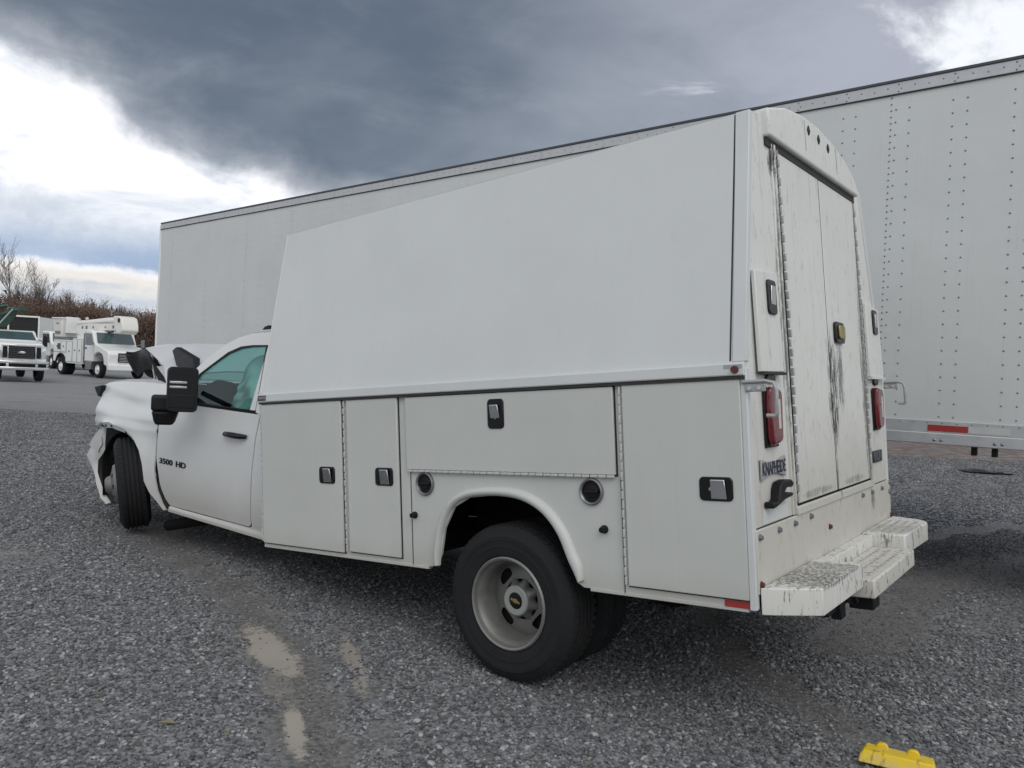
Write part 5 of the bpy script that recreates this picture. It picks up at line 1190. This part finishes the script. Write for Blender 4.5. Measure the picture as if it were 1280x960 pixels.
# green articulated boom resting over the cab
mb = MB(); mb.tube([(-3.4, -2.6, 2.60), (-1.9, -1.0, 2.75), (-1.2, .0, 3.12)], .10, 6); gb = obj('green_boom', mb, M['green'], ft, bevel=.03)
mb = MB(); mb.box(-2.1, -1.7, -.35, .55, 3.06, 3.26); obj('boom_head', mb, M['green'], gb, bevel=.05)
mb = MB(); mb.tube([(-3.2, -2.6, 3.0), (-2.0, -1.2, 3.1), (-1.7, -.4, 3.30)], .10, 6); obj('boom_jib', mb, M['green'], gb, bevel=.03)
mb = MB(); mb.prism([(-1.0, 2.35), (-.35, 2.35), (.1, 2.9), (.0, 3.1), (-.5, 3.0)], -2.3, -2.0, 'x'); obj('boom_bracket', mb, M['green'], gb, bevel=.03)
mb = MB(); mb.box(-3.3, -2.9, -2.8, -1.2, 2.6, 2.8); obj('boom_base', mb, M['green'], gb, bevel=.05)
mb = MB(); mb.tube([(-1.25, -.85, 2.45), (-1.15, -.25, 3.15)], .035, 6); obj('boom_hose', mb, M['galv'], gb)
mb = MB(); mb.box(-4.2, -3.7, -.9, -.4, 1.1, 2.7); obj('boom_pedestal', mb, M['green'], ft, bevel=.04)

# ================================================================== TREES
def tree_proto(kind, seed):
    """bare late-autumn tree: trunk part with limbs, crown part of fine twigs and remaining brown leaves"""
    rr = random.Random(seed); wood = MB(); tw_ = MB()
    H = {'tall': 11.5, 'mid': 8.5, 'brush': 5.5}[kind]
    def seg3(mb, a_, b_, r0, r1, n=4):
        t = (b_ - a_).normalized(); u = t.cross(Vector((.3, .2, 1)) if abs(t.z) < .9 else Vector((1, 0, 0))).normalized(); v = u.cross(t)
        ra = [a_ + (u * math.cos(2 * math.pi * k / n) + v * math.sin(2 * math.pi * k / n)) * r0 for k in range(n)]
        rb = [b_ + (u * math.cos(2 * math.pi * k / n) + v * math.sin(2 * math.pi * k / n)) * r1 for k in range(n)]
        mb.loft([ra, rb], True, False)
    tips = []
    def grow(p, d_, L, r, depth):
        n = 3
        for i in range(n):
            d2 = (d_ + Vector((rr.uniform(-.16, .16), rr.uniform(-.16, .16), rr.uniform(-.02, .14)))).normalized()
            p2 = p + d2 * L / n; r2 = r * .80
            seg3(wood if depth < 2 else tw_, p, p2, max(r, .013), max(r2, .011), 5 if depth == 0 else 3)
            if depth < 3 and not (depth == 0 and i == 0 and kind == 'tall'):
                for c_ in range(3 if depth else 3):
                    a_ = rr.uniform(0, 6.28); sp = rr.uniform(.45, .9)
                    dd_ = (d2 + Vector((math.cos(a_), math.sin(a_), .25)) * sp).normalized()
                    grow(p2, dd_, L * rr.uniform(.40, .62), r2 * .55, depth + 1)
            p, d_, r = p2, d2, r2
        if depth >= 2: tips.append(p)
        elif depth < 3: grow(p, d_, L * .45, r * .8, depth + 1)
    if kind == 'brush':
        for s_ in range(4):
            a_ = rr.uniform(0, 6.28); grow(Vector((rr.uniform(-1, 1), rr.uniform(-.6, .6), 0)), Vector((math.cos(a_) * .3, math.sin(a_) * .3, 1)).normalized(), H * .62, .07, 1)
    else: grow(Vector((0, 0, 0)), Vector((rr.uniform(-.05, .05), 0, 1)), H * .72, .17 if kind == 'tall' else .13, 0)
    # remaining leaves
    lv = []
    dens = {'tall': 1, 'mid': 2, 'brush': 18}[kind]
    for t in tips:
        if kind == 'tall' and rr.random() < .75: continue
        for k in range(dens):
            c_ = t + Vector((rr.gauss(0, .45), rr.gauss(0, .45), rr.gauss(-.1, .5))); s_ = rr.uniform(.04, .09) if kind != 'brush' else rr.uniform(.05, .13)
            u = Vector((rr.gauss(0, 1), rr.gauss(0, 1), rr.gauss(0, 1))).normalized() * s_; v = u.cross(Vector((rr.gauss(0, 1), rr.gauss(0, 1), 1))).normalized() * s_
            b = tw_.bm; f = b.faces.new([b.verts.new(c_ - u), b.verts.new(c_ + v), b.verts.new(c_ + u)]); f.material_index = 1
    r = bpy.data.objects.new({'tall': 'bare_tree', 'mid': 'bare_tree', 'brush': 'brown_shrub'}[kind], None); COL.objects.link(r)
    if len(wood.bm.verts) == 0: seg3(wood, Vector((0, 0, 0)), Vector((0, 0, 1.2)), .08, .05)
    obj('trunk', wood, M['brown'], r)
    obj('crown', tw_, [M['brown'], M['leafbrown']], r)
    return r
protos = {'tall': [tree_proto('tall', 1), tree_proto('tall', 8)], 'mid': [tree_proto('mid', s) for s in (3, 12, 17)], 'brush': [tree_proto('brush', s) for s in (4, 5, 6)]}
used = set()
def place_tree(kind, idx, px, dist, h, label, cat='tree', group='trees along the far edge of the yard'):
    p = protos[kind][idx % len(protos[kind])]
    o = p if id(p) not in used else copy_tree(p); used.add(id(p))
    a_ = math.atan((px - 640) / F)
    base = {'tall': 11.5, 'mid': 8.5, 'brush': 5.5}[kind]
    o.location = (dist * math.tan(a_), dist, -.2); o.rotation_euler = (0, 0, rng.uniform(0, 6.28)); s_ = h / base; o.scale = (s_, s_, s_)
    tag(o, label, cat, group)
rng = random.Random(11)
T_ = lambda y, d_: (426 - y) * d_ / F + 1.8
place_tree('tall', 0, 18, 118, 12.4, 'tallest thin bare tree standing above the woods at far left')
place_tree('tall', 1, 50, 120, 10.4, 'second tallest bare tree, just right of the tallest one')
spots = [(2, 'mid', 9.5), (34, 'mid', 10.0), (44, 'mid', 11.2), (60, 'mid', 9.6), (72, 'mid', 8.8), (82, 'mid', 10.3), (93, 'mid', 9.2), (103, 'mid', 10.0), (110, 'mid', 8.6), (122, 'mid', 8.2), (130, 'mid', 7.6), (146, 'mid', 8.8), (152, 'mid', 8.6), (160, 'mid', 8.2), (170, 'mid', 7.3), (178, 'mid', 7.2), (188, 'mid', 6.2)]
where = ['at the left frame edge', 'above the green boom', 'right of the two tallest trees, with a pointed crown', 'above the dark box truck', 'above the white side of the box truck', 'above the bucket, with the highest crown there', 'above the right half of the bucket', 'where the boom leaves the bucket', 'over the beacon of the bucket truck', 'over the middle of the stowed boom, low crown', 'over the middle of the stowed boom, in the dip of the treeline', 'over the bucket truck cab, thin upright twigs', 'over the bucket truck windshield', 'over the front of the boom', 'over the boom elbow', 'just right of the boom elbow', 'touching the nose of the white trailer']
for i, (px, kd, h) in enumerate(spots):
    place_tree(kd, i, px, 112 + (i * 7 % 5) * 3, h * (.74 if px < 60 else .72), 'bare brown tree ' + where[i])
for i in range(30):
    px = -40 + i * 9 + rng.uniform(-3, 3)
    place_tree('brush', i, px, 104 + rng.uniform(-3, 5), (6.0 if px < 110 else 5.0) * rng.uniform(.85, 1.15), 'reddish brown shrub at the foot of the far treeline', 'shrub', 'brown shrubs under the far trees')
# dense thicket mass behind
def thicket():
    rr = np.random.default_rng(2); n = 90000
    X = rr.uniform(-175, 60, n); Y = rr.uniform(118, 150, n); top = 7.6 + 1.2 * np.sin(X * .21) + .9 * np.sin(X * .57 + 1) - np.clip((X + 66) * .16, 0, 3.0)
    Z = top * rr.power(1.3, n) * rr.uniform(.85, 1.12, n)
    vs = np.zeros((n * 3, 3)); s_ = rr.uniform(.12, .42, n)
    for k in range(3):
        vs[k::3, 0] = X + rr.normal(0, 1, n) * s_ * (.35 if k else 1); vs[k::3, 1] = Y + rr.normal(0, .5, n) * s_; vs[k::3, 2] = Z - .2 + rr.normal(0, 1.6, n) * s_
    me = bpy.data.meshes.new('woods'); me.from_pydata(vs.tolist(), [], [(3 * i, 3 * i + 1, 3 * i + 2) for i in range(n)])
    me.materials.append(M['twig']); me.materials.append(M['leafbrown'])
    me.polygons.foreach_set('material_index', (rr.uniform(0, 1, n) < .55).astype(np.int32))
    o = bpy.data.objects.new('woods', me); COL.objects.link(o); tag(o, 'dense brown leafless thicket behind the trees', kind='stuff')
thicket()
# small dark rag on the ground by the trailer
mb = MB(); mb.grid(lambda u, v: (9.0 + .9 * u, 15.2 + .35 * v, .02 + .05 * math.sin(u * 5) * math.sin(v * 3)), 12, 6)
tag(obj('debris_sheet', mb, M['black'], smooth=True, solid=.01), 'dark flat scrap lying on the gravel beyond the trailer', 'scrap')
